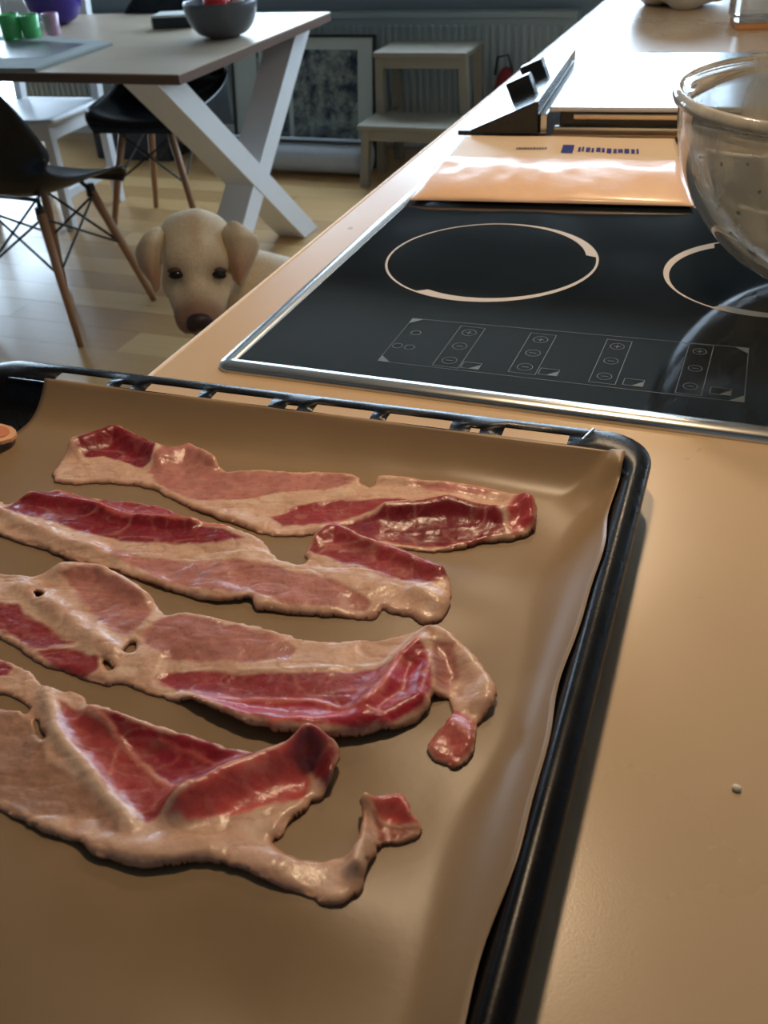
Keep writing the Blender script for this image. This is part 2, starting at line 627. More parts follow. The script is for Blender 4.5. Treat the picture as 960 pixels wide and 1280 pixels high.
rc = hloc(615, 320)
ra, rb = hloc(482, 327), hloc(748, 321)
R1 = float(np.linalg.norm(rb-ra)/2)
rc = (ra+rb)/2 + np.array([0.0, 0.0])
ring(rc[0], rc[1], R1, zonewidth(16, 100, 247, 359))
lft = hloc(843, 325)
R2 = .088
r2c = np.array([lft[0] + R2*.93, lft[1] - .02])
ring(r2c[0], r2c[1], R2, zonewidth(130, 215, 247, 359))
ring(rc[0]+.01, rc[1]+.25, .088, zonewidth(16, 100, 247, 359))
ring(r2c[0]-.01, rc[1]+.25, R1, zonewidth(130, 215, 247, 359))


def stroke(mb, pts, w, closed=False):
    pts = [np.array(p) for p in pts]
    if closed:
        pts = pts + [pts[0]]
    for a, b in zip(pts[:-1], pts[1:]):
        d = (b-a)/max(1e-9, np.linalg.norm(b-a))
        nrm = np.array([-d[1], d[0]])*w/2
        q = [a-nrm, b-nrm, b+nrm, a+nrm]
        mb.add([(p[0], p[1], GZ) for p in q], [(0, 1, 2, 3)])


pan = [hloc(*q) for q in ((516, 398), (936, 435), (930, 503), (472, 451))]
mb = MB()
stroke(mb, pan, .0005, True)
for k in range(4):
    a, b, c = pan[k], pan[(k+1) % 4], pan[(k-1) % 4]
    u1 = (b-a)/np.linalg.norm(b-a)
    u2 = (c-a)/np.linalg.norm(c-a)
    mb.add([(*a, GZ+.0001), (*(a+u1*.010), GZ+.0001), (*(a+u2*.010), GZ+.0001)], [(0, 1, 2)])
mb.build('panel_outline', M['print_dim'], hob)
cols = [[(570, 408), (602, 410), (578, 460), (546, 457)], [(659, 416), (692, 419), (673, 468), (640, 465)],
        [(757, 424), (789, 427), (770, 481), (738, 477)], [(860, 430), (890, 432), (879, 495), (846, 490)]]
sq = [(589, 457), (686, 465), (792, 478), (901, 489)]
for c, s in zip(cols, sq):
    q = [hloc(*p) for p in c]
    x0, x1 = (q[0][0]+q[3][0])/2, (q[1][0]+q[2][0])/2
    y0, y1 = min(p[1] for p in q), max(p[1] for p in q)
    mb = MB()
    stroke(mb, [(x0, y0), (x1, y0), (x1, y1), (x0, y1)], .0005, True)
    cx, r = (x0+x1)/2, (x1-x0)*.28
    for t in (.15, .5, .85):
        cy = y0 + (y1-y0)*t
        stroke(mb, [(cx+r*math.cos(a), cy+r*math.sin(a)) for a in np.linspace(0, 2*math.pi, 14)[:-1]], .0005, True)
        stroke(mb, [(cx-r*.5, cy), (cx+r*.5, cy)], .0006)
        if t > .5:
            stroke(mb, [(cx, cy-r*.5), (cx, cy+r*.5)], .0006)
    sx, sy = hloc(*s)
    stroke(mb, [(sx-.007, sy-.005), (sx+.007, sy-.005), (sx+.007, sy+.005), (sx-.007, sy+.005)], .0005, True)
    mb.add([(sx-.001, sy-.005, GZ), (sx+.007, sy-.005, GZ), (sx+.007, sy+.003, GZ)], [(0, 1, 2)])
    mb.build('touch_control', M['print_dim'], hob)
mb = MB()
for p in ((520, 416), (497, 432), (512, 434)):
    cx, cy = hloc(*p)
    stroke(mb, [(cx+.004*math.cos(a), cy+.004*math.sin(a)) for a in np.linspace(0, 2*math.pi, 12)[:-1]], .0005, True)
mb.build('touch_control', M['print_dim'], hob)

# ------------------------------------------------------------------ baking tray
ZR = CT + .030
ZFL = CT + .007
TA = math.radians(1.6)
eu = np.array([math.cos(TA), math.sin(TA)])
ev = np.array([-math.sin(TA), math.cos(TA)])
p_rear = atz(420, 493, ZR)[:2]
p_side = atz(772, 750, ZR)[:2]
A = np.array([[eu[0], -ev[0]], [eu[1], -ev[1]]])
st = np.linalg.solve(A, p_side - p_rear)
TC = p_rear + eu*st[0]                      # rear right outer corner of the rim
TW, TD = .492, .455


def t2w(u, v):
    return TC + eu*u + ev*v


def w2t(p):
    d = np.asarray(p)[..., :2] - TC
    return np.stack([d @ eu, d @ ev], -1)


tray = tag(empty('baking_tray', (TC[0], TC[1], CT), TA), 'black enamelled oven tray with slotted rear rim lined with parchment', 'baking tray')
slot_px = [(75, 466, 140, 474), (155, 476, 170, 478), (187, 480, 252, 489), (268, 491, 340, 500), (360, 503, 375, 505),
           (394, 507, 466, 516), (485, 519, 565, 528), (590, 531, 602, 533), (630, 536, 712, 545)]
slots = []
for a in slot_px:
    u0 = float(w2t(atz(a[0], a[1], ZR))[0])
    u1 = float(w2t(atz(a[2], a[3], ZR))[0])
    slots.append((u0, u1, (u1-u0) < .02))
# (side inset, rear inset, z relative to the worktop)
RIM = ZR - CT
prof = [(.0000, .0000, RIM-.0065), (.0000, .0000, RIM-.005), (.0008, .0008, RIM-.0030), (.0024, .0024, RIM-.0016), (.0050, .0060, RIM-.0004), (.0075, .0138, RIM),
        (.0095, .0192, RIM), (.0112, .0245, RIM-.0008), (.0128, .0290, RIM-.0025), (.0150, .0315, RIM-.007), (.0195, .0350, RIM-.015), (.0250, .0395, RIM-.0205), (.033, .046, ZFL-CT), (.06, .07, ZFL-CT)]


def tray_ring(i_s, i_r, z):
    r = .030 - min(.018, i_s*.6)
    x0, x1, y0, y1 = -TW+i_s, -i_s, -TD+i_s, -i_r
    us = sorted([u for s in slots for u in s[:2] if x0+r+.002 < u < x1-r-.002])
    pts = []
    for cx, cy, a0 in ((x1-r, y1-r, 0), ):
        pts += [(cx + r*math.cos(math.radians(a)), cy + r*math.sin(math.radians(a))) for a in np.linspace(0, 90, 9)]
    pts += [(u, y1) for u in reversed(us_all)]
    for cx, cy, a0 in ((x0+r, y1-r, 90), (x0+r, y0+r, 180), (x1-r, y0+r, 270)):
        pts += [(cx + r*math.cos(math.radians(a)), cy + r*math.sin(math.radians(a))) for a in np.linspace(a0, a0+90, 9)]
        if a0 == 90:
            pts += [(x0, y0+r + (y1-y0-2*r)*t) for t in (.66, .33)]
        if a0 == 180:
            pts += [(x0+r + (x1-x0-2*r)*t, y0) for t in (.33, .66)]
    pts += [(x1, y0+r + (y1-y0-2*r)*t) for t in (.33, .66)]
    return [(px, py, z) for px, py in pts]


us_all = sorted(u for s in slots for u in s[:2] if -TW+.034 < u < -.034)
rings = [tray_ring(*q) for q in prof]
n = len(rings[0])
v = [q for r in rings for q in r]
f = []
for i in range(len(rings)-1):
    for k in range(n):
        k2 = (k+1) % n
        a, b = rings[i][k], rings[i][k2]
        skip = False
        if i in (5, 6) and abs(a[1]-b[1]) < 1e-6 and a[1] > -.05:
            um = (a[0]+b[0])/2
            for s in slots:
                if s[0] <= um <= s[1] and (i == 6 if s[2] else True):
                    skip = True
        if not skip:
            f.append((i*n+k, i*n+k2, (i+1)*n+k2, (i+1)*n+k))
f.append(tuple((len(rings)-1)*n + k for k in range(n)))
tm = MB().add(v, f)
to = tm.build('pan', M['enamel'], tray, smooth=True, solid=.0012)
# bright bead along the inner edge of the rear rim
MB().tube([(-.085, -.0300, RIM-.0015), (-TW+.035, -.0300, RIM-.0015)], .0009, 6).build('rim_bead', M['plate_steel'], tray, smooth=True)
dq = [w2t(atz(*q, ZR)) for q in ((742, 537), (722, 553))]
MB().tube([(float(dq[0][0]), float(dq[0][1]), RIM+.0003), (float(dq[1][0]), float(dq[1][1]), RIM-.0012)], .0009, 6).build('rim_glint', M['plate_steel'], tray, smooth=True)  # bright sliver standing in for light reflected on the rim's embossed groove


# ------------------------------------------------------------------ noise in the plane
class Noise:
    def __init__(s, seed):
        s.t = np.random.RandomState(seed).rand(128, 128)

    def __call__(s, x, y, scale):
        x = np.asarray(x)*scale
        y = np.asarray(y)*scale
        xi, yi = np.floor(x).astype(int), np.floor(y).astype(int)
        fx, fy = x-xi, y-yi
        fx, fy = fx*fx*(3-2*fx), fy*fy*(3-2*fy)
        g = lambda a, b: s.t[a % 128, b % 128]
        return (g(xi, yi)*(1-fx)*(1-fy) + g(xi+1, yi)*fx*(1-fy) + g(xi, yi+1)*(1-fx)*fy + g(xi+1, yi+1)*fx*fy)*2-1


NZ = Noise(3)
PAPER0 = ZFL + .0022


def sm(x):
    x = np.clip(x, 0, 1)
    return x*x*(3-2*x)


def paper_uv(u, v):
    u, v = np.asarray(u, float), np.asarray(v, float)
    hgt = ZR + .0006 - PAPER0
    dr = -v - .029
    ds = -u - .0115
    rr = np.clip(1 - dr/.034, 0, 1)**2.2
    ws = .030 + .004*np.sin(v*38+.6)
    rs = np.clip(1 - ds/ws, 0, 1)**2.0*.93
    lift = 1-(1-rr)*(1-rs)
    lift = np.maximum(lift, np.clip(1.30 - np.hypot(dr, ds)/.044, 0, 1.02)**2.6)
    wav = NZ(u, v, 16)*.0009 + NZ(u+3, v*1.0, 36)*.0004
    buck = .0022*np.exp(-((u+.10)/.05)**2)*np.sin(v*70)*sm(ds/.05)
    lf = np.clip((-u - (TW-.062))/.05, 0, 1)**2*.012
    return PAPER0 + hgt*lift + wav*sm(dr/.03) + .0008 + buck*sm(dr/.05) + lf


def paper_xy(p):
    t = w2t(p)
    return paper_uv(t[..., 0], t[..., 1])


def on_paper(px, py, up=.002):
    z = PAPER0 + up
    for _ in range(6):
        q = atz(px, py, z)
        z = .5*z + .5*(float(paper_xy(q)) + up)
    return atz(px, py, z)


# parchment sheet
pc_l = float(w2t(atz(58, 474, ZR))[0])
NU, NV = 150, 140
P = np.zeros((NV, NU, 3))
for j in range(NV):
    t = j/(NV-1)
    vv = -.0285 - (TD - .050)*t**1.15
    for_edge = -.0146 + .0016*math.sin(vv*42+1.0) + .0007*math.sin(vv*95)
    s = np.linspace(0, 1, NU)
    s = np.where(s > .8, s, s)
    ul = pc_l - .012*math.exp(-((vv+.05)/.03)**2)*0 - .02*sm(np.array((-vv-.08)/.2))
    uu = ul + (for_edge - ul)*s**.9
    v2 = np.full_like(uu, vv) + (.0006*np.sin(uu*60) if j == 0 else 0)
    zz = paper_uv(uu, v2)
    q = TC[None, :] + uu[:, None]*eu + v2[:, None]*ev
    P[j, :, 0] = q[:, 0] - TC[0]
    P[j, :, 1] = q[:, 1] - TC[1]
    P[j, :, 2] = zz - CT
ps = tag(MB().grid(P).build('parchment_sheet', M['paper'], smooth=True, solid=.0002), 'brown baking parchment lining the oven tray under the bacon', 'parchment')
ps.location = (TC[0], TC[1], CT)


# ------------------------------------------------------------------ flat organic pieces
def seg_dist(px, py, poly, closed=True):
    poly = np.asarray(poly, float)
    q = np.roll(poly, -1, 0) if closed else poly[1:]
    a = poly if closed else poly[:-1]
    best = np.full(px.shape, 1e9)
    for (ax, ay), (bx, by) in zip(a, q):
        dx, dy = bx-ax, by-ay
        L = dx*dx + dy*dy + 1e-18
        t = np.clip(((px-ax)*dx + (py-ay)*dy)/L, 0, 1)
        d = (px-ax-t*dx)**2 + (py-ay-t*dy)**2
        best = np.minimum(best, d)
    return np.sqrt(best)


def inside(px, py, poly):
    poly = np.asarray(poly, float)
    r = np.zeros(px.shape, bool)
    for (ax, ay), (bx, by) in zip(poly, np.roll(poly, -1, 0)):
        c = (ay > py) != (by > py)
        with np.errstate(divide='ignore', invalid='ignore'):
            xx = (bx-ax)*(py-ay)/(by-ay+1e-18) + ax
        r ^= c & (px < xx)
    return r


def sdf(px, py, poly):
    d = seg_dist(px, py, poly)
    return np.where(inside(px, py, poly), d, -d)


def smooth_poly(p, it=1):
    p = np.asarray(p, float)
    for _ in range(it):
        q = np.roll(p, -1, 0)
        p = np.stack([.75*p+.25*q, .25*p+.75*q], 1).reshape(-1, 2)
    return p


FAT = np.array(S(220, 180, 156))
FATW = np.array(S(230, 198, 176))
RIND = np.array(S(204, 148, 116))
PINK = np.array(S(184, 120, 110))
GREY = np.array(S(176, 134, 112))
RED = np.array(S(160, 58, 62))
DEEP = np.array(S(126, 30, 40))
ROSE = np.array(S(206, 96, 90))


def puff_mesh(outline, holes, step, heightfn, colfn, thick, jitter=.0006, seed=1):
    """closed sheet over a 2D outline; heightfn(x,y,sd)->z top; thick: sheet thickness"""
    o = smooth_poly(outline, 1)
    x0, y0 = o.min(0) - step*2
    x1, y1 = o.max(0) + step*2
    xs = np.arange(x0, x1, step)
    ys = np.arange(y0, y1, step)
    X, Y = np.meshgrid(xs, ys, indexing='ij')
    nz = Noise(seed)
    sd = sdf(X, Y, o)
    for h in holes:
        sd = np.minimum(sd, -sdf(X, Y, smooth_poly(h, 1)))
    sd = sd + jitter*nz(X, Y, 330) + jitter*1.2*nz(X+5, Y, 120)
    gx, gy = np.gradient(sd, step)
    g = np.sqrt(gx*gx+gy*gy)+1e-9
    keep = sd > -step*.75
    mv = (sd < step*.45) & keep
    X = np.where(mv, X - np.clip(sd, -step, step)*gx/g/np.maximum(g, .6), X)
    Y = np.where(mv, Y - np.clip(sd, -step, step)*gy/g/np.maximum(g, .6), Y)
    sd = np.where(mv, 0, sd)
    idx = -np.ones(X.shape, int)
    quad = keep[:-1, :-1] & keep[1:, :-1] & keep[:-1, 1:] & keep[1:, 1:]
    used = np.zeros(X.shape, bool)
    for a in (slice(None, -1), slice(1, None)):
        for b in (slice(None, -1), slice(1, None)):
            used[a, b] |= quad
    idx[used] = np.arange(used.sum())
    x, y, s = X[used], Y[used], sd[used]
    zt = heightfn(x, y, s)
    n = len(x)
    q = np.argwhere(quad)
    F4 = np.stack([idx[q[:, 0], q[:, 1]], idx[q[:, 0]+1, q[:, 1]], idx[q[:, 0]+1, q[:, 1]+1], idx[q[:, 0], q[:, 1]+1]], 1)
    E = np.concatenate([F4[:, [0, 1]], F4[:, [1, 2]], F4[:, [2, 3]], F4[:, [3, 0]]])
    key = np.sort(E, 1)
    _, inv, cnt = np.unique(key[:, 0]*n+key[:, 1], return_inverse=True, return_counts=True)
    B = E[cnt[inv] == 1]
    tt = thick*np.ones(n)
    zb = zt - tt
    V = np.concatenate([np.stack([x, y, zt], 1), np.stack([x, y, zb], 1)])
    faces = F4.tolist() + (F4[:, ::-1]+n).tolist() + np.stack([B[:, 1], B[:, 0], B[:, 0]+n, B[:, 1]+n], 1).tolist()
    col = colfn(x, y, s) if colfn else None
    return V, faces, (None if col is None else np.concatenate([col, col*.8]))


def mesh_obj(name, V, faces, m, parent=None, col=None, smooth=True):
    me = D.meshes.new(name)
    me.from_pydata([tuple(p) for p in V], [], faces)
    me.materials.append(m)
    if smooth:
        me.polygons.foreach_set('use_smooth', [True]*len(me.polygons))
    if col is not None:
        ca = me.color_attributes.new('Col', 'FLOAT_COLOR', 'POINT')
        rgba = np.ones((len(V), 4), np.float32)
        rgba[:, :3] = col
        ca.data.foreach_set('color', rgba.ravel())
    o = D.objects.new(name, me)
    COL.objects.link(o)
    if parent is not None:
        o.parent = parent
    return o


def plan(pts, up=.002):
    return np.array([on_paper(px, py, up)[:2] for px, py in pts])


def rasher(label, outline, regions, streaks, ridges, holes=(), base=FAT, seed=1, step=.0010):
    O = plan(outline)
    cen = O.mean(0)
    H = [plan(h) for h in holes]
    RG = [(plan(p), np.array(c), w) for p, c, w in regions]
    ST = [(plan(p), np.array(c), w) for p, c, w in streaks]
    RD = [(plan(p), h, w) for p, h, w in ridges]
    nz = Noise(seed+40)

    def height(x, y, s):
        z = paper_xy(np.stack([x, y], -1)) + .0021
        z = z + .0014*np.sqrt(np.clip(s/.0025, 0, 1)) - .0008
        z = z + (.0011*nz(x, y, 60) + .0004*nz(x+9, y, 150) + .00012*nz(x, y+4, 420))*np.clip(s/.002, .25, 1)
        z = z + .0016*np.clip(nz(x+2, y+7, 38), 0, 1)
        for p, c, w in RG:
            d = sdf(x, y, p)
            z = z - .0004*sm((d+.001)/.003)
        z = z - .00035*np.exp(-(nz(x*.5+y*.4+8, y*1.7-x*.5+3, 80)/.10)**2)*np.clip(s/.002, 0, 1)
        for p, c, w in ST:
            d = seg_dist(x, y, p, False)
            z = z + .0005*np.exp(-(d/w)**2)
        for p, h, w in RD:
            d = seg_dist(x, y, p, False)
            z = z + h*np.exp(-(d/w)**2)
        return z

    def colour(x, y, s):
        wx = x + .0011*nz(x, y, 150) + .0005*nz(x, y+3, 420)
        wy = y + .0011*nz(x+6, y, 150) + .0005*nz(x+2, y+3, 420)
        f = np.clip(nz(x+1, y, 210)*.6 + nz(x, y+8, 70)*.5, -1, 1)[:, None]
        c = base*(1+.08*f)
        c = c + (FATW-c)*sm(f*1.4)
        fib = sm((nz(x*.35+y*.12+2, y*1.6-x*.5, 520)-.35)*2)[:, None]*.22
        c = c*(1-fib) + np.array(S(186, 128, 100))*fib
        ln = np.exp(-(nz(x*.5+y*.4+8, y*1.7-x*.5+3, 80)/.07)**2)[:, None]*.34 + np.exp(-(nz(x*.6+y*.4+3, y*1.6-x*.5, 170)/.09)**2)[:, None]*.2
        c = c*(1-ln) + np.array(S(172, 112, 92))*ln
        rim = np.exp(-(s/.0018)**2)[:, None]*.5
        c = c*(1-rim) + RIND*rim
        for p, k, w in RG:
            d = sdf(wx, wy, p)
            a = sm(d/(w*2)+.5)[:, None]
            t = k*(1 + .16*nz(x, y, 260)[:, None] + .12*nz(x+3, y, 60)[:, None])
            mott = sm((nz(x*1.0+4, y*2.2, 120)-.45)*2.0)[:, None]*.12
            t = t*(1-mott) + (FAT*.9)*mott*.8 + k*mott*.2
            ln = np.exp(-(nz(x*.8+y*.3+1, y*1.5-x*.4+2, 62)/.055)**2)[:, None]*.30 + np.exp(-(nz(x*.7+y*.5+5, y*1.3-x*.4, 130)/.07)**2)[:, None]*.16
            t = t*(1-ln) + np.array(S(222, 164, 146))*ln
            c = c*(1-a) + t*a
        for p, k, w in ST:
            d = seg_dist(wx, wy, p, False)
            a = np.exp(-(d/w)**2)[:, None]*.9
            c = c*(1-a) + k*a
        return np.clip(c, 0, 1)

    V, fc, col = puff_mesh(O, H, step, height, colour, .0019, seed=seed)
    V[:, 0] -= cen[0]
    V[:, 1] -= cen[1]
    V[:, 2] -= CT
    o = mesh_obj('bacon_rasher', V, fc, M['bacon'], None, col)
    o.location = (cen[0], cen[1], CT)
    return tag(o, label, 'bacon', 'raw bacon rashers on the parchment')


MM = .001
rasher('wavy raw rasher lying against the slotted rear rim of the tray',
       [(60, 599), (75, 575), (91, 561), (106, 552), (117, 543), (127, 549), (148, 542), (171, 552), (197, 569), (206, 566), (219, 559), (237, 562), (268, 577), (277, 590), (300, 588), (350, 588), (426, 591), (450, 597), (455, 606), (465, 611), (472, 600), (484, 594), (503, 599), (546, 606), (596, 608), (630, 615), (657, 621), (669, 637), (673, 654), (661, 667), (638, 675), (615, 676), (596, 679), (569, 686), (538, 688), (511, 684), (484, 684), (453, 679), (422, 667), (399, 665), (365, 669), (335, 667), (303, 657), (270, 646), (242, 635), (219, 625), (182, 606), (131, 601), (89, 605)],
       [([(95, 563), (117, 547), (148, 544), (171, 554), (198, 570), (192, 582), (178, 588), (155, 580), (130, 572), (104, 573)], DEEP*1.15, .0012),
        ([(186, 592), (198, 578), (219, 561), (237, 564), (266, 579), (277, 592), (350, 591), (426, 594), (446, 601), (438, 608), (400, 612), (340, 618), (290, 626), (255, 628), (225, 620), (195, 605)], PINK, .0014),
        ([(338, 648), (369, 634), (426, 626), (484, 626), (546, 632), (580, 631), (615, 641), (628, 654), (632, 671), (615, 674), (569, 685), (515, 683), (457, 677), (426, 662), (388, 656), (353, 657)], RED, .0012),
        ([(426, 657), (484, 642), (546, 634), (590, 633), (618, 646), (627, 660), (612, 672), (569, 682), (515, 680), (470, 674)], DEEP, .002),
        ([(632, 646), (652, 628), (668, 640), (669, 660), (652, 668), (636, 670)], RED*1.2, .002),
        ([(500, 604), (546, 610), (596, 612), (628, 620), (600, 622), (546, 618)], PINK*1.1, .002)],
       [([(345, 665), (395, 661), (440, 651), (480, 642), (540, 630)], FAT, .0016), ([(93, 561), (117, 545), (148, 541), (171, 551), (197, 569)], ROSE, .0008),
        ([(484, 668), (540, 664), (590, 662)], DEEP*.9, .0014)],
       [([(95, 562), (148, 545), (195, 570)], .009, .007), ([(200, 580), (237, 566), (268, 580)], .007, .008), ([(484, 644), (560, 634), (625, 648), (655, 640)], .006, .006), ([(640, 630), (664, 634), (664, 655)], .006, .005), ([(475, 600), (560, 610), (630, 622)], .003, .004)],
       seed=11)
rasher('long raw rasher with a dark red flap, second from the slotted rim',
       [(-45, 632), (0, 627), (9, 634), (22, 625), (55, 616), (73, 611), (87, 616), (120, 623), (164, 627), (204, 632), (233, 647), (262, 653), (290, 658), (316, 668), (333, 680), (342, 697), (360, 703), (376, 706), (384, 699), (381, 690), (399, 669), (413, 658), (430, 664), (453, 679), (492, 687), (515, 694), (538, 705), (561, 718), (565, 739), (561, 758), (550, 774), (534, 781), (523, 777), (517, 769), (496, 768), (478, 756), (474, 770), (461, 773), (407, 768), (369, 766), (330, 762), (317, 760), (313, 746), (299, 751), (270, 751), (219, 740), (175, 723), (135, 709), (102, 705), (62, 687), (22, 676), (0, 667), (-45, 655)],
       [([(8, 642), (22, 627), (55, 618), (80, 616), (120, 634), (150, 645), (200, 653), (240, 657), (280, 664), (305, 675), (270, 681), (200, 679), (150, 677), (100, 665), (50, 651), (20, 647)], DEEP*1.2, .0014),
        ([(76, 614), (120, 624), (164, 628), (204, 634), (233, 648), (265, 655), (230, 655), (190, 652), (150, 645), (120, 634), (95, 625)], RED, .001),
        ([(124, 688), (153, 688), (182, 699), (226, 702), (292, 702), (328, 706), (369, 717), (415, 726), (446, 740), (465, 755), (457, 766), (407, 762), (353, 760), (315, 744), (284, 746), (233, 738), (190, 723), (157, 706)], PINK, .0016),
        ([(386, 690), (399, 671), (413, 660), (430, 666), (453, 681), (492, 689), (515, 696), (538, 706), (560, 720), (555, 728), (530, 733), (500, 725), (460, 712), (420, 703)], RED*.95, .0014)],
       [([(72, 615), (100, 628), (130, 639), (155, 649), (200, 653), (250, 656), (285, 661)], ROSE*1.1, .0010), ([(284, 695), (320, 690), (345, 697)], FATW, .002)],
       [([(40, 622), (100, 630), (155, 648), (240, 656)], .004, .005), ([(0, 640), (30, 658), (90, 682), (150, 700)], .003, .005), ([(395, 675), (420, 665), (480, 690), (550, 716)], .005, .006), ([(520, 740), (548, 755)], .003, .006), ([(200, 730), (300, 745), (420, 762)], .0015, .006)],
       seed=12)
rasher('broad raw rasher whose right end curls into a hook with a loose flap',
       [(-45, 708), (0, 716), (22, 718), (47, 722), (69, 710), (102, 706), (128, 710), (153, 723), (182, 741), (200, 761), (206, 770), (226, 765), (262, 771), (310, 780), (350, 790), (375, 799), (420, 801), (480, 799), (510, 792), (540, 789), (562, 797), (577, 811), (592, 827), (611, 850), (621, 869), (615, 887), (598, 899), (596, 925), (587, 947), (568, 961), (555, 951), (540, 949), (532, 932), (544, 917), (559, 906), (567, 890), (562, 872), (548, 870), (540, 872), (536, 886), (525, 899), (502, 910), (465, 921), (424, 926), (375, 922), (337, 917), (300, 907), (270, 894), (248, 882), (204, 869), (164, 857), (146, 849), (135, 855), (113, 848), (84, 840), (47, 826), (22, 809), (0, 797), (-45, 775)],
       [([(77, 722), (109, 713), (146, 726), (182, 751), (190, 766), (175, 787), (157, 797), (128, 780), (102, 751)], PINK*.95, .0016),
        ([(178, 792), (204, 775), (226, 770), (262, 776), (310, 786), (350, 795), (371, 811), (360, 825), (300, 828), (250, 826), (210, 824), (185, 812)], PINK*.98, .0016),
        ([(-45, 740), (0, 755), (22, 757), (47, 777), (80, 798), (91, 806), (58, 810), (40, 811), (18, 798), (0, 787), (-45, 770)], RED*.9, .0014),
        ([(50, 813), (80, 812), (122, 822), (124, 838), (105, 846), (75, 838), (54, 824)], RED*.9, .0012),
        ([(191, 848), (211, 839), (255, 838), (300, 842), (412, 843), (470, 838), (495, 832), (482, 868), (450, 893), (390, 878), (349, 876), (300, 876), (255, 874), (215, 860)], RED*.95, .0014),
        ([(255, 878), (300, 878), (349, 878), (390, 880), (424, 888), (450, 895), (480, 875), (495, 845), (510, 824), (525, 816), (538, 827), (538, 869), (529, 891), (495, 910), (450, 921), (375, 918), (322, 909), (285, 896)], np.array(S(168, 40, 58)), .0012),
        ([(542, 812), (568, 815), (573, 850), (560, 866), (542, 866)], PINK*.95, .0014),
        ([(568, 888), (594, 905), (594, 925), (585, 947), (568, 959), (541, 947), (534, 931), (548, 914)], np.array(S(190, 92, 84)), .001)],
       [([(248, 877), (300, 876), (349, 876), (390, 878), (424, 887), (452, 894)], ROSE*1.1, .0011), ([(340, 914), (400, 908), (440, 898), (470, 884), (488, 855), (500, 830), (520, 815)], ROSE, .0022), ([(300, 838), (400, 838), (480, 832), (520, 812)], FAT*.9, .0016)],
       [([(240, 885), (300, 905), (400, 915), (480, 905), (525, 880), (535, 835)], .006, .007), ([(460, 885), (486, 860), (500, 832), (525, 815)], .006, .006), ([(540, 792), (575, 815), (605, 855), (608, 880)], .006, .008), ([(80, 716), (128, 714), (180, 748)], .004, .006), ([(30, 735), (80, 770), (140, 815)], .003, .006), ([(566, 905), (590, 925)], .002, .006)],
       holes=[[(153, 812), (160, 802), (171, 802), (170, 814), (156, 817)], [(126, 824), (134, 828), (142, 836), (134, 838)], [(40, 742), (50, 740), (56, 747), (48, 752)]], seed=13)
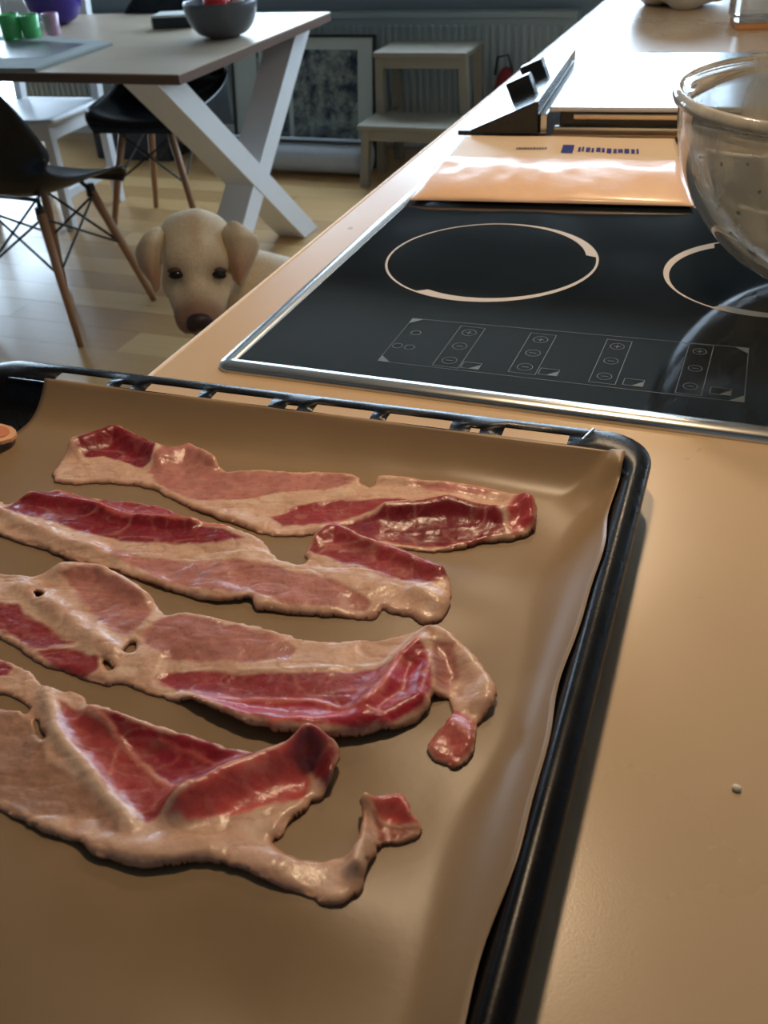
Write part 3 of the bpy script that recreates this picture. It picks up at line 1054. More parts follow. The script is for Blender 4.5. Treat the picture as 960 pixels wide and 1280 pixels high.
rasher('wide raw rasher folded over on itself with a thin curled fat tail',
       [(-45, 812), (0, 824), (18, 831), (44, 844), (46, 850), (56, 855), (75, 864), (97, 864), (108, 874), (110, 881), (141, 894), (175, 907), (219, 917), (269, 936), (300, 946), (323, 952), (340, 953), (367, 943), (393, 937), (417, 937), (426, 950), (422, 973), (410, 988), (404, 998), (387, 1000), (384, 1010), (373, 1019), (357, 1030), (350, 1043), (337, 1049), (344, 1056), (353, 1065), (380, 1075), (407, 1077), (433, 1073), (448, 1063), (455, 1043), (457, 1025), (448, 1012), (454, 1005), (473, 1003), (503, 997), (512, 1010), (514, 1023), (527, 1033), (523, 1043), (503, 1051), (472, 1056), (467, 1070), (459, 1083), (453, 1107), (443, 1122), (420, 1130), (400, 1125), (387, 1118), (367, 1113), (323, 1095), (290, 1083), (240, 1077), (188, 1086), (144, 1078), (109, 1066), (100, 1053), (81, 1049), (47, 1036), (0, 1010), (-45, 985), (-45, 880), (0, 886), (16, 886), (31, 893), (37, 887), (34, 877), (20, 869), (0, 863), (-45, 858)],
       [([(-45, 815), (0, 826), (18, 834), (12, 845), (0, 848), (-45, 845)], RED*.9, .001),
        ([(-45, 890), (0, 889), (16, 889), (31, 897), (45, 915), (55, 935), (60, 955), (80, 965), (110, 985), (130, 1005), (148, 1030), (150, 1048), (130, 1048), (115, 1025), (100, 1022), (70, 1025), (40, 1020), (0, 1000), (-45, 975)], GREY*.92, .0016),
        ([(72, 878), (94, 887), (128, 905), (156, 936), (200, 980), (238, 1003), (203, 1024), (184, 1033), (172, 1024), (150, 1005), (134, 983), (109, 955), (81, 927), (70, 899)], np.array(S(172, 70, 68)), .0014),
        ([(119, 892), (156, 905), (200, 921), (250, 930), (300, 952), (330, 962), (290, 980), (250, 1003), (219, 989), (188, 961), (156, 933), (134, 905)], np.array(S(150, 36, 50)), .0012),
        ([(215, 1026), (240, 1008), (290, 982), (340, 960), (383, 940), (390, 955), (387, 983), (383, 1001), (340, 1012), (290, 1024), (240, 1032)], np.array(S(206, 88, 86)), .0016),
        ([(386, 941), (417, 940), (424, 952), (418, 974), (408, 986), (392, 978), (386, 962)], RED*.85, .0012),
        ([(458, 1010), (473, 1006), (503, 1000), (511, 1012), (512, 1024), (524, 1034), (500, 1032), (470, 1024)], np.array(S(196, 84, 80)), .001),
        ([(466, 1026), (500, 1036), (522, 1038), (503, 1050), (472, 1054)], np.array(S(150, 78, 66)), .0012)],  # brown patch: shadow on the flap's lower side, painted in
       [([(112, 888), (134, 905), (156, 933), (197, 977), (244, 1003)], np.array(S(216, 130, 116)), .0011), ([(200, 928), (256, 955), (294, 977)], ROSE*.9, .0010), ([(60, 875), (74, 920), (104, 962), (135, 998), (165, 1030)], FATW, .003), ([(455, 1005), (460, 1020), (453, 1060)], RIND, .001)],
       [([(232, 1012), (290, 984), (340, 961), (390, 941)], .011, .008), ([(388, 945), (416, 945), (416, 975)], .008, .006), ([(60, 868), (75, 920), (110, 962), (165, 1032)], .003, .005), ([(120, 890), (180, 912), (300, 950)], .004, .006), ([(110, 1055), (180, 1070), (260, 1062), (340, 1085)], .003, .008), ([(458, 1018), (456, 1060), (446, 1090)], .007, .004), ([(462, 1014), (500, 1004), (512, 1020)], .005, .005)],
       holes=[[(37, 896), (44, 893), (52, 912), (58, 924), (54, 926), (44, 912)]], seed=14)

# wooden spatula tip in the tray's far left part
sp0 = on_paper(21, 542, .006)
sdir = np.array([-.78, -.62])
sdir /= np.linalg.norm(sdir)
sp = tag(empty('wooden_spatula', (sp0[0], sp0[1], sp0[2])), 'orange-brown wooden spatula with a rounded tip leaning on the tray corner', 'spatula')


def blade(scale):
    out = []
    sn = np.array([-sdir[1], sdir[0]])
    for s, hw in ((0, .0), (.0005, .004), (.003, .0085), (.009, .0125), (.02, .015), (.045, .016)):
        out.append((s, hw*scale))
    up = [np.array([0, 0]) + sdir*(s + (1-scale)*.02) + sn*h for s, h in out]
    dn = [np.array([0, 0]) + sdir*(s + (1-scale)*.02) - sn*h for s, h in out[1:]]
    return [tuple(p) for p in up[::-1] + dn]


def slope_poly(pts, t0, t1):
    mb = MB()
    n = len(pts)
    zf = lambda p: .24*np.dot(np.array(p), sdir)
    v = [(p[0], p[1], zf(p)+t0) for p in pts] + [(p[0], p[1], zf(p)+t1) for p in pts]
    return mb.add(v, [tuple(range(n))[::-1], tuple(range(n, 2*n))] + [(i, (i+1) % n, n+(i+1) % n, n+i) for i in range(n)])


slope_poly(blade(1.0), -.002, .0012).build('blade_rim', M['spatula_edge'], sp, bevel=.0006)
slope_poly(blade(.80), .0008, .0018).build('blade_face', M['spatula'], sp)
hs = [(*(sdir*t), .24*t) for t in (.042, .08, .16, .22)]
MB().tube(hs, [.008, .006, .006, .007], 10).build('handle', M['spatula'], sp, smooth=True)

# ------------------------------------------------------------------ cooker hood with two warm lamps (above the frame)
LAMP = 3.1
LAMPCOL = (1.0, 0.735, 0.465)
HZ = 1.62
hood = tag(empty('cooker_hood', (-.12, 1.0, HZ)), 'stainless cooker hood with two warm lamps hanging above the hob', 'cooker hood')
MB().box(-.30, .34, -.52, .52, 0, .05).build('canopy', M['hood'], hood, bevel=.004)
MB().box(-.14, .18, -.16, .16, .05, RZ-HZ).build('chimney', M['hood'], hood, bevel=.003)
for yy in (-.36, .36):
    ln = MB().lathe([(.0, -.004), (.03, -.004), (.033, 0.0)], (-.06, yy, 0), 24).build('lamp_lens', emit_mat('lamp_lens_glow', LAMPCOL, 12), hood)
    MB().lathe([(.034, -.006), (.040, -.004), (.040, 0.0)], (-.06, yy, 0), 24).build('lamp_ring', M['steel'], hood, smooth=True)
    l = D.lights.new('hood_lamp', 'AREA')
    l.shape = 'DISK'
    l.size = .07
    l.energy = LAMP
    l.color = LAMPCOL
    o = D.objects.new('hood_lamp', l)
    o.location = (-.12-.06, 1.0+yy, HZ-.008)
    COL.objects.link(o)

# ------------------------------------------------------------------ glass mixing bowl on the right cooking zone
BC = (.049, .836)
BZ = CT + .0062
BR, BH = .136, .147
bowl = tag(empty('glass_mixing_bowl', (*BC, BZ)), 'large stained clear glass mixing bowl standing on the hob', 'bowl')
pr = []
N = 22
for k in range(N+1):
    t = k/N
    a = t*math.pi/2
    rr = BR*math.sin(a)
    z = BH*(1-math.cos(a))
    if z < .0015:
        z = 0.0
    pr.append((max(rr, .0001), z))
pr += [(BR+.004, BH+.001), (BR+.0055, BH+.005), (BR+.004, BH+.009), (BR, BH+.010), (BR-.004, BH+.008), (BR-.005, BH)]
for k in range(N, -1, -1):
    a = k/N*math.pi/2
    pr.append((max((BR-.005)*math.sin(a), .0001), .006 + (BH-.006)*(1-math.cos(a))))
MB().lathe(pr, n=72).build('bowl_body', M['bowl_glass'], bowl, smooth=True)


def bowl_fleck(px, py, size, inner):
    d = ray(px, py)
    d = d/np.linalg.norm(d)
    r = BR - .0055
    c = np.array([BC[0], BC[1], BZ+BH])
    oc = CAM - c
    sc = np.array([1, 1, BR/BH])
    a = np.sum((d*sc)**2)
    b = 2*np.sum(oc*sc*d*sc)
    cc = np.sum((oc*sc)**2) - r*r
    disc = b*b - 4*a*cc
    if disc < 0:
        return
    t = (-b - math.sqrt(disc))/(2*a)
    p = CAM + d*t
    nrm = (p-c)/np.linalg.norm(p-c)
    t1 = np.cross(nrm, [0, 0, 1.0])
    t1 /= np.linalg.norm(t1)
    t2 = np.cross(nrm, t1)
    loc = p - np.array([*BC, BZ]) - nrm*.0012
    mb = MB()
    rnd = random.Random(int(px*7+py))
    n = 7
    ring_ = [loc + t1*size*math.cos(2*math.pi*k/n)*rnd.uniform(.6, 1.1) + t2*size*math.sin(2*math.pi*k/n)*rnd.uniform(.6, 1.1) for k in range(n)]
    back = [q - nrm*.0008 for q in ring_]
    mb.add(ring_ + back, [tuple(range(n)), tuple(range(n, 2*n))[::-1]] + [(k, (k+1) % n, n+(k+1) % n, n+k) for k in range(n)])
    mb.build('herb_fleck', M['residue'], bowl)


for q in ((941, 315, .0048), (868, 222, .0026), (924, 266, .0022), (903, 205, .0018), (896, 244, .0014), (950, 240, .0016), (915, 290, .0015), (877, 196, .0014), (935, 205, .0014)):
    bowl_fleck(q[0], q[1], q[2], True)

# ------------------------------------------------------------------ stainless counter-top appliance
zp = CT + .042
FLc, BLc = atz(686, 135, zp), atz(730, 67, zp)
gv = (BLc-FLc)[:2]
gdep = float(np.linalg.norm(gv))
gang = math.atan2(gv[1], gv[0]) - math.pi/2
gr = tag(empty('table_grill', (FLc[0], FLc[1], CT), gang), 'low stainless table grill with sloping black control panel and two knobs', 'grill')
MB().box(0, .40, .004, gdep, .036, .042).build('steel_plate', M['plate_steel'], gr, bevel=.002)
MB().box(.012, .39, .016, gdep-.01, .012, .036).build('body', M['black_gloss'], gr, bevel=.002)
MB().box(.004, .395, .006, .018, .006, .018).build('front_bar', M['pack_reflection_steel'], gr, bevel=.003)
MB().box(.03, .395, .009, .017, .026, .034).build('front_bar', M['pack_reflection_steel'], gr, bevel=.002)
fl = w_ = None


def gloc(px, py, z):
    q = atz(px, py, z)
    d = q[:2] - FLc[:2]
    c, s = math.cos(-gang), math.sin(-gang)
    return np.array([d[0]*c - d[1]*s, d[0]*s + d[1]*c, z-CT])


e0 = gloc(592, 158, CT+.016)
e1 = gloc(668, 128, CT+.050)
wx0, wx1 = float(e0[0]), float(e1[0])
cs = [(wx0, .006), (wx0, .016), (wx1, .050), (wx1+.005, .050), (wx1+.005, .006)]
y0w, y1w = float(min(e0[1], e1[1])), gdep-.004
n = len(cs)
MB().add([(x, y0w, z) for x, z in cs] + [(x, y1w, z) for x, z in cs], [tuple(range(n)), tuple(range(n, 2*n))[::-1]] + [(k, (k+1) % n, n+(k+1) % n, n+k) for k in range(n)]).build('control_panel', M['black_gloss'], gr, bevel=.0012)
MB().box(wx1+.0052, -.002, y0w+.01, y1w, .010, .034).build('side_channel', M['steel'], gr, bevel=.002)
MB().box(wx1+.0005, wx1+.0045, y0w+.001, y1w, .0502, .0515).build('panel_ridge', M['steel'], gr)
sl = np.array([wx1-wx0, 0, .034])
sl /= np.linalg.norm(sl)
sn = np.array([-sl[2], 0, sl[0]])
for t in (.36, .66):
    c = np.array([(wx0+wx1)/2+.006, y0w + (y1w-y0w)*t, .033]) + sn*.010
    MB().obox(c, sl, (0, 1, 0), sn, .017, .011, .012).build('knob', M['black_plastic'], gr, bevel=.002)
for (x, yy) in ((wx0+.012, .02), (wx0+.012, gdep-.03), (.37, .03), (.37, gdep-.03)):
    MB().lathe([(.0001, 0), (.010, 0), (.009, .0125), (.0001, .0125)], (x, yy, 0), 14).build('foot', M['black_plastic'], gr)
ft = gloc(579, 174, CT)
MB().box(float(ft[0])-.006, wx0+.004, float(ft[1])-.004, float(ft[1])+.02, 0.006, .012).build('corner_stop', M['black_plastic'], gr)

# ------------------------------------------------------------------ opened bacon pack lying across the back of the hob
pz = CT + .008
pkc = [atz(*q, pz)[:2] for q in ((511, 250), (868, 258), (846, 176), (578, 172))]
PC = np.mean(pkc, 0)
pk = tag(empty('bacon_pack', (PC[0], PC[1], CT+.0068)), 'opened peach-coloured plastic bacon pack with blue print on the hob', 'packaging')


def pquad(s, t):
    return (pkc[0]*(1-s)+pkc[1]*s)*(1-t) + (pkc[3]*(1-s)+pkc[2]*s)*t


def pgrid(t0, t1, nu, nv, zf, s0=0., s1=1.):
    G = np.zeros((nv, nu, 3))
    for j in range(nv):
        for i in range(nu):
            s, t = s0+(s1-s0)*i/(nu-1), t0+(t1-t0)*j/(nv-1)
            q = pquad(s, t) - PC
            G[j, i] = (q[0], q[1], zf(s, t))
    return G


NP = Noise(21)
edge = lambda s, t: min(1, min(s, 1-s)/.04)


def film_z(s, t):
    k = math.sin(math.pi*min(1, max(0, t/.62)))**.55
    b = .0016 + .0125*k*edge(s, 0)**.5
    b += (.0022*float(NP(s*7, t*4, 1)) + .0010*float(NP(s*19, t*9, 1)))*k
    return max(.0016, b)


def card_z(s, t):
    return .003 + .004*math.sin(t*3.0)*(1-abs(2*s-1)**3) + .0012*float(NP(s*4+3, t*3, 1))


fm = MB().grid(pgrid(0.0, .60, 90, 40, film_z)).build('plastic_film', M['pack_film'], pk, smooth=True, solid=.0010)
cdm = MB().grid(pgrid(.50, 1.0, 60, 20, card_z, .02, .99)).build('paper_label', M['pack_card'], pk, smooth=True, solid=.0010)
mb, mb2 = MB(), MB()


def pstroke(m, s0, s1, t0, t1):
    q = [pquad(s, t) - PC for s, t in ((s0, t0), (s1, t0), (s1, t1), (s0, t1))]
    z = max(card_z((s0+s1)/2, t0), card_z(s0, t1), card_z(s1, t1)) + .0006
    m.add([(p[0], p[1], z) for p in q], [(0, 1, 2, 3)])


pstroke(mb, .50, .55, .66, .80)
x = .57
rnd = random.Random(4)
while x < .82:
    wd = rnd.uniform(.008, .022)
    pstroke(mb, x, x+wd, .70 + rnd.uniform(-.01, .01), .76 + rnd.uniform(0, .02))
    x += wd + rnd.uniform(.004, .009)
mb.build('blue_print', M['blue_ink'], pk)
x = .30
while x < .43:
    wd = rnd.uniform(.006, .014)
    pstroke(mb2, x, x+wd, .72, .755)
    x += wd + .003
mb2.build('small_print', M['dark_ink'], pk)

# ------------------------------------------------------------------ things at the far end of the worktop
b0 = atz(852, 12, CT)
bagm = MB()
rnd = random.Random(9)
for k in range(9):
    a = k*2*math.pi/9
    bagm.ell((.06*math.cos(a), .05*math.sin(a), .06+rnd.uniform(-.01, .015)), (.055, .055, .058))
bagm.ell((0, 0, .07), (.11, .10, .069))


def fused(name, mb, m, parent, voxel, smooth=8, colfn=None, disp=None):
    me = mb.mesh(name)
    o = D.objects.new(name, me)
    COL.objects.link(o)
    k = o.modifiers.new('fuse', 'REMESH')
    k.mode = 'VOXEL'
    k.voxel_size = voxel
    k2 = o.modifiers.new('soften', 'SMOOTH')
    k2.factor = .5
    k2.iterations = smooth
    dg = bpy.context.evaluated_depsgraph_get()
    nm = D.meshes.new_from_object(o.evaluated_get(dg))
    o.modifiers.clear()
    o.data = nm
    D.meshes.remove(me)
    nm.name = name
    nm.materials.clear()
    nm.materials.append(m)
    nm.polygons.foreach_set('use_smooth', [True]*len(nm.polygons))
    co = np.zeros(len(nm.vertices)*3)
    nm.vertices.foreach_get('co', co)
    co = co.reshape(-1, 3)
    if disp is not None:
        co = disp(co)
        nm.vertices.foreach_set('co', co.ravel())
    if colfn is not None:
        ca = nm.color_attributes.new('Col', 'FLOAT_COLOR', 'POINT')
        rgba = np.ones((len(co), 4), np.float32)
        rgba[:, :3] = colfn(co)
        ca.data.foreach_set('color', rgba.ravel())
    if parent is not None:
        o.parent = parent
    return o


def flat_base(co):
    co = co.copy()
    co[:, 2] = np.maximum(co[:, 2], 0.0)
    co[:, 2] -= co[:, 2].min()
    return co


bo = fused('plastic_bag', bagm, M['bag'], None, .008, 3, disp=flat_base)
bo.location = (b0[0]-.005, b0[1]+.06, CT)
tag(bo, 'rounded white plastic bag at the far end of the worktop', 'bag')
c1 = atz(940, 38, CT)
cont = tag(empty('plastic_container', (c1[0]+.03, c1[1]+.06, CT), .2), 'clear plastic food container with orange base beside the white bag', 'container')
MB().poly(rrect(-.07, .07, -.05, .05, .015), 0.0, .012).build('base', M['orange_strip'], cont, bevel=.002)
MB().poly(rrect(-.075, .075, -.055, .055, .018), .013, .09).build('clear_lid', M['clear_plastic'], cont, bevel=.004)
cr = atz(920, 987, CT)
cb = MB().ell((0, 0, .0011), (.0021, .0017, .0013), nu=8, nv=6).build('bread_crumb', M['crumb'])
cb.location = tuple(cr)
tag(cb, 'tiny white crumb lying on the bare worktop beside the tray', 'crumb')

# ------------------------------------------------------------------ dining table
TX1, TY0, TY1 = -1.595, 2.434, 3.467
TX0 = -3.45
tab = tag(empty('dining_table', ((TX0+TX1)/2, (TY0+TY1)/2, 0)), 'oak dining table with white crossed legs', 'table')
tcx, tcy = (TX0+TX1)/2, (TY0+TY1)/2
MB().box(TX0-tcx, TX1-tcx, TY0-tcy, TY1-tcy, .7365, .74).build('table_top', M['oak_top'], tab)
MB().box(TX0-tcx, TX1-tcx, TY0-tcy, TY1-tcy, .712, .7365).build('top_edge', M['oak_edge'], tab)
for sx, xc in ((1, TX1-tcx-.13), (-1, TX0-tcx+.13)):
    for s in (1, -1):
        a = np.array([xc, s*(-.46), .712])
        b = np.array([xc, s*(.33), 0.0])
        d = (b-a)
        w2 = .040/abs(d[2]/np.linalg.norm(d))
        hx2 = .058 if s == 1 else .055
        v = []
        for p in (a, b):
            for i in (-1, 1):
                for j in (-1, 1):
                    v.append((p[0]+i*hx2, p[1]+j*w2, p[2]))
        MB().add(v, [(0, 1, 3, 2), (4, 6, 7, 5), (0, 4, 5, 1), (2, 3, 7, 6), (0, 2, 6, 4), (1, 5, 7, 3)]).build('crossed_leg', M['white_paint'], tab, bevel=.002)
MB().box(-(TX1-TX0)/2+.25, (TX1-TX0)/2-.25, -.03, .03, .67, .712).build('beam', M['white_paint'], tab)


# ------------------------------------------------------------------ chairs
def shell_chair(label, x, y, rz):
    root = tag(empty('shell_chair', (x, y, 0), rz), label, 'chair', 'black shell chairs at the dining table')
    # side profile: (forward, height, half width, side rise)
    pr_ = [(.190, .400, .175, .0), (.188, .420, .195, .005), (.172, .436, .212, .012), (.13, .444, .230, .022), (.05, .436, .235, .035), (-.06, .430, .235, .05),
           (-.13, .436, .235, .06), (-.18, .462, .232, .06), (-.205, .505, .228, .05), (-.222, .57, .222, .038), (-.236, .65, .212, .026), (-.248, .72, .196, .016), (-.256, .77, .172, .008), (-.260, .80, .135, .003), (-.261, .812, .08, 0)]
    pr_ = np.array(pr_)
    t = np.linspace(0, 1, len(pr_))
    tt = np.linspace(0, 1, 44)
    pf = np.stack([np.interp(tt, t, pr_[:, k]) for k in range(4)], 1)
    ker = np.array([.25, .5, .25])
    for _ in range(2):
        for k in range(4):
            pf[1:-1, k] = np.convolve(pf[:, k], ker, 'valid')
    G = np.zeros((len(pf), 25, 3))
    for i, (fy, z, hw, rise) in enumerate(pf):
        back = sm(np.array((z-.45)/.15)) if fy < -.1 else 0
        for j, s in enumerate(np.linspace(-1, 1, 25)):
            c = abs(s)**2.6
            G[i, j] = (hw*s, fy + rise*2.2*c*back, z + rise*1.2*c*(1-back))
    MB().grid(G).build('seat_shell', M['black_plastic'], root, smooth=True, solid=.006)
    feet = [(.195, .19), (-.195, .19), (.195, -.19), (-.195, -.19)]
    tops = [(.10, .115), (-.10, .115), (.10, -.115), (-.10, -.115)]
    for (fx, fy), (tx, ty) in zip(feet, tops):
        lg = MB().tube([(tx, ty, .385), (tx+(fx-tx)*.5, ty+(fy-ty)*.5, .20), (fx, fy, .0)], [.015, .0135, .0095], 12).build('leg', M['beech'], root, smooth=True)
        MB().tube([(tx-.001, ty, .405), (tx, ty, .37)], [.014, .0165], 10).build('leg_socket', M['black_wire'], lg)
    wr = lambda a, b, r=.0042: MB().tube([a, b], r, 6).build('wire_brace', M['black_wire'], root)
    leg = lambda k, h: np.array([tops[k][0]+(feet[k][0]-tops[k][0])*(1-h/.385), tops[k][1]+(feet[k][1]-tops[k][1])*(1-h/.385), h])
    for a, b in ((0, 1), (2, 3), (0, 2), (1, 3)):
        wr(leg(a, .372), leg(b, .21))
        wr(leg(b, .372), leg(a, .21))
    for k in range(4):
        wr(leg(k, .385), np.array([tops[k][0]*.8, tops[k][1]*.8, .425]), .007)
    wr(np.array([-.09, .10, .420]), np.array([.09, .10, .420]), .006)
    wr(np.array([-.09, -.10, .420]), np.array([.09, -.10, .420]), .006)
    return root


shell_chair('black shell chair on beech dowel legs pulled up beside the newspaper', -2.13, 2.375, math.radians(-4))
shell_chair('black shell chair pushed under the table opposite, beside the white chair', -2.265, 3.27, math.radians(186))

wc = tag(empty('wooden_chair', (-2.875, 3.29, 0), math.radians(183)), 'white painted wooden chair at the far side of the table', 'chair')
sg = MB()
G = np.array([[(-.21+.42*i/8, -.20+.40*j/8, .425 - .012*math.sin(math.pi*i/8)*math.sin(math.pi*j/8)) for i in range(9)] for j in range(9)])
sg.grid(G).build('seat', M['white_paint'], wc, smooth=True, solid=.022)
for x in (-.19, .19):
    MB().obox((x, .185, .205), (1, 0, 0), (0, 1, 0), (0, 0, 1), .018, .018, .205).build('leg', M['white_paint'], wc, bevel=.004)
    v0, v1, v2 = np.array([x, -.185, 0]), np.array([x, -.19, .43]), np.array([x, -.26, .93])
    for a, b in ((v0, v1), (v1, v2)):
        vv = [tuple(p + np.array([i*.017, j*.02, 0])) for p in (a, b) for i in (-1, 1) for j in (-1, 1)]
        MB().add(vv, [(0, 1, 3, 2), (4, 6, 7, 5), (0, 4, 5, 1), (2, 3, 7, 6), (0, 2, 6, 4), (1, 5, 7, 3)]).build('leg' if a is v0 else 'back_post', M['white_paint'], wc, bevel=.003)
    MB().box(x-.010, x+.010, -.17, .17, .12, .155).build('side_stretcher', M['white_paint'], wc, bevel=.003)
    MB().box(x-.010, x+.010, -.17, .17, .35, .402).build('apron', M['white_paint'], wc, bevel=.002)
MB().box(-.172, .172, .175, .195, .35, .402).build('apron', M['white_paint'], wc, bevel=.002)
MB().box(-.18, .18, -.01, .01, .125, .15).build('cross_stretcher', M['white_paint'], wc, bevel=.003)
for z in (.62, .76, .88):
    yb = -.19 - .07*(z-.43)/.5
    MB().box(-.175, .175, yb-.009, yb+.009, z-.03, z+.03).build('back_slat', M['white_paint'], wc, bevel=.003)

# ------------------------------------------------------------------ on the table
TZ = .7405


def bowl_thing(name, label, c, r, h, base, m_out, m_in, rimw=.006):
    o = tag(empty(name, (c[0], c[1], TZ)), label, 'bowl')
    out = [(base*.9, 0), (base, .004)] + [(base+(r-base)*math.sin(t*math.pi/2)**.9, .006+(h-.006)*(1-math.cos(t*math.pi/2))**.9) for t in np.linspace(.08, 1, 14)]
    MB().lathe([(.0001, 0)] + out + [(r-rimw*.5, h+.002)], n=44).build('outer_wall', m_out, o, smooth=True)
    inn = [(r-rimw*.5, h+.002), (r-rimw, h)] + [((base+(r-base)*math.sin(t*math.pi/2)**.9)-rimw, .012+(h-.012)*(1-math.cos(t*math.pi/2))**.9) for t in np.linspace(.97, .1, 12)] + [(.0001, .012)]
    MB().lathe(inn, n=44).build('inner_wall', m_in, o, smooth=True)
    return o


gb = atz(279, 49, TZ)
gbc = (gb[0]-.02, gb[1]+.045)
bowl_thing('serving_bowl', 'dark grey stoneware bowl of red fruit near the table end', gbc, .118, .105, .055, M['grey_bowl'], M['grey_bowl'])
rnd = random.Random(2)
for k, (ax, ay, r, lb) in enumerate(((-.012, .0, .046, 'large round red fruit heaped highest in the grey bowl'), (.045, -.035, .034, 'smaller red fruit low in the grey bowl'))):
    tz = TZ + (.046 if k == 0 else .036)
    tf = tag(empty('red_apple', (gbc[0]+ax, gbc[1]+ay, tz)), lb, 'fruit', 'red fruit in the grey bowl')
    prf = [(.0001, r*.1)] + [(r*(math.sin(t)**.8)*(1+.06*math.cos(t)), r*.95*(1-math.cos(t))) for t in np.linspace(.25, 2.85, 12)] + [(.0001, r*1.7)]
    MB().lathe(prf, n=22).build('flesh', M['tomato'], tf, smooth=True)
    MB().tube([(0, 0, r*1.68), (.002, .001, r*1.68+.012)], .0012, 6).build('stalk', M['oak_edge'], tf)
eg = atz(295, 6, TZ+.10)
en = MB().lathe([(.0001, 0), (.012, .002), (.021, .014), (.023, .026), (.018, .042), (.009, .051), (.0001, .054)], n=20).build('white_egg', M['card_white'], smooth=True)
en.location = (gbc[0]+.048, gbc[1]+.034, TZ+.066)
tag(en, 'small white rounded egg tucked beside the red fruit in the bowl', 'egg')
pb = atz(78, 33, TZ)
bowl_thing('enamel_bowl', 'deep purple bowl with white inside beside the tumblers', (pb[0]-.055, pb[1]+.05), .105, .105, .045, M['purple'], M['card_white'])


def tumbler(px, py, r, h, m, label, grp=None):
    c = atz(px, py, TZ)
    o = tag(empty('glass_tumbler', (c[0], c[1]+r*.8, TZ)), label, 'glass', grp)
    MB().lathe([(.0001, 0), (r*.84, 0), (r*.88, .006), (r, h), (r-.002, h+.001), (r-.0035, h), (r*.80, .012), (.0001, .011)], n=28).build('tumbler_wall', m, o, smooth=True)
    MB().lathe([(.0001, .0), (r*.80, .0), (r*.80, .010), (.0001, .010)], (0, 0, .0005), 28).build('thick_base', m, o)


tumbler(11, 54, .036, .085, M['green_glass'], 'green glass tumbler on the far side of its green neighbour from the pink one', 'green tumblers on the table')
tumbler(36, 52, .034, .078, M['green_glass'], 'green glass tumbler standing right next to the pink tumbler', 'green tumblers on the table')
tumbler(62, 46, .030, .070, M['pink_glass'], 'small pink glass tumbler next to the green ones')
nq = [atz(*q, TZ+.008)[:2] for q in ((-30, 86), (44, 86), (141, 53), (70, 46), (-30, 46))]
nc = np.mean(nq, 0)
npaper = tag(empty('newspaper', (nc[0], nc[1], TZ)), 'folded grey newspaper lying on the near edge of the table', 'newspaper')
for k in range(4):
    off = .003*k
    MB().poly([(p[0]-nc[0]-off*(k % 2), p[1]-nc[1]+off*.6) for p in nq], .0022*k+.0001, .0022*k+.002).build('folded_page', M['newsprint'], npaper)
MB().poly([((p[0]-nc[0])*.72-.02, (p[1]-nc[1])*.55+.02) for p in nq], .00895, .0093).build('printed_picture', M['grey_bowl'], npaper)
bq = [atz(*q, TZ+.03)[:2] for q in ((195, 18), (236, 14))]
bxo = tag(empty('card_box', (*(atz(212, 36, TZ)[:2] + np.array([0, .05])), TZ), math.radians(12)), 'small white-lidded dark box lying beside the grey bowl', 'box')
MB().box(-.07, .07, -.045, .045, 0, .034).build('box_body', M['dark_card'], bxo, bevel=.001)
MB().box(-.072, .072, -.047, .047, .0345, .042).build('lid', M['card_white'], bxo, bevel=.001)
MB().box(-.074, -.0705, -.047, .047, 0, .034).build('end_flap', M['card_white'], bxo)

# ------------------------------------------------------------------ along the back wall
sx0, sx1 = -1.69, -1.28
stl = tag(empty('step_stool', ((sx0+sx1)/2, 4.08, 0)), 'pale birch step stool standing against the radiator', 'stool')
hw = (sx1-sx0)/2
MB().box(-hw, hw, -.02, .24, .48, .50).build('top_board', M['stool'], stl, bevel=.003)
MB().box(-hw-.012, hw+.012, -.22, .02, .235, .255).build('step_board', M['stool'], stl, bevel=.003)
for s in (-1, 1):
    for yy0, yy1, zt in ((-.205, -.19, .235), (.0, .01, .48), (.215, .20, .48)):
        a, b = np.array([s*(hw-.004), yy0, 0]), np.array([s*(hw-.022), yy1, zt])
        vv = [tuple(p + np.array([i*.018, j*.018, 0])) for p in (a, b) for i in (-1, 1) for j in (-1, 1)]
        MB().add(vv, [(0, 1, 3, 2), (4, 6, 7, 5), (0, 4, 5, 1), (2, 3, 7, 6), (0, 2, 6, 4), (1, 5, 7, 3)]).build('leg', M['stool'], stl, bevel=.002)
    MB().box(s*(hw-.02)-.01, s*(hw-.02)+.01, -.19, .20, .195, .235).build('side_rail', M['stool'], stl, bevel=.002)
MB().box(-hw+.03, hw-.03, -.005, .015, .435, .48).build('front_rail', M['stool'], stl, bevel=.002)
MB().box(-hw+.03, hw-.03, -.205, -.185, .19, .235).build('front_rail', M['stool'], stl, bevel=.002)

fx0, fx1 = -2.44, -1.725
pf = tag(empty('picture_frame', ((fx0+fx1)/2, 4.10, 0.01)), 'framed dark drawing with pale mount leaning behind the cloth roll', 'picture')
pf.rotation_euler = (math.radians(-10), 0, 0)
hw = (fx1-fx0)/2
PHt = .545
for nm, b in (('frame_bar', (-hw, hw, 0, .018)), ('frame_bar', (-hw, hw, PHt-.012, PHt)), ('frame_bar', (-hw, -hw+.012, .018, PHt-.012)), ('frame_bar', (hw-.012, hw, .018, PHt-.012))):
    MB().box(b[0], b[1], -.012, .012, b[2], b[3]).build(nm, M['frame_black'], pf, bevel=.001)
MB().box(-hw+.012, hw-.012, -.003, .008, .018, PHt-.012).build('mount', M['mat_board'], pf)
MB().box(-hw+.13, hw-.085, -.0042, -.0032, .115, PHt-.06).build('drawing', M['drawing'], pf)
lp = MB()
for k in range(5):
    lp.box(-hw+.145+k*.036, -hw+.163+k*.036, -.0052, -.0044, .31, PHt-.065)
tag(lp.build('pale_stripes', M['mat_board'], pf), kind='stuff')
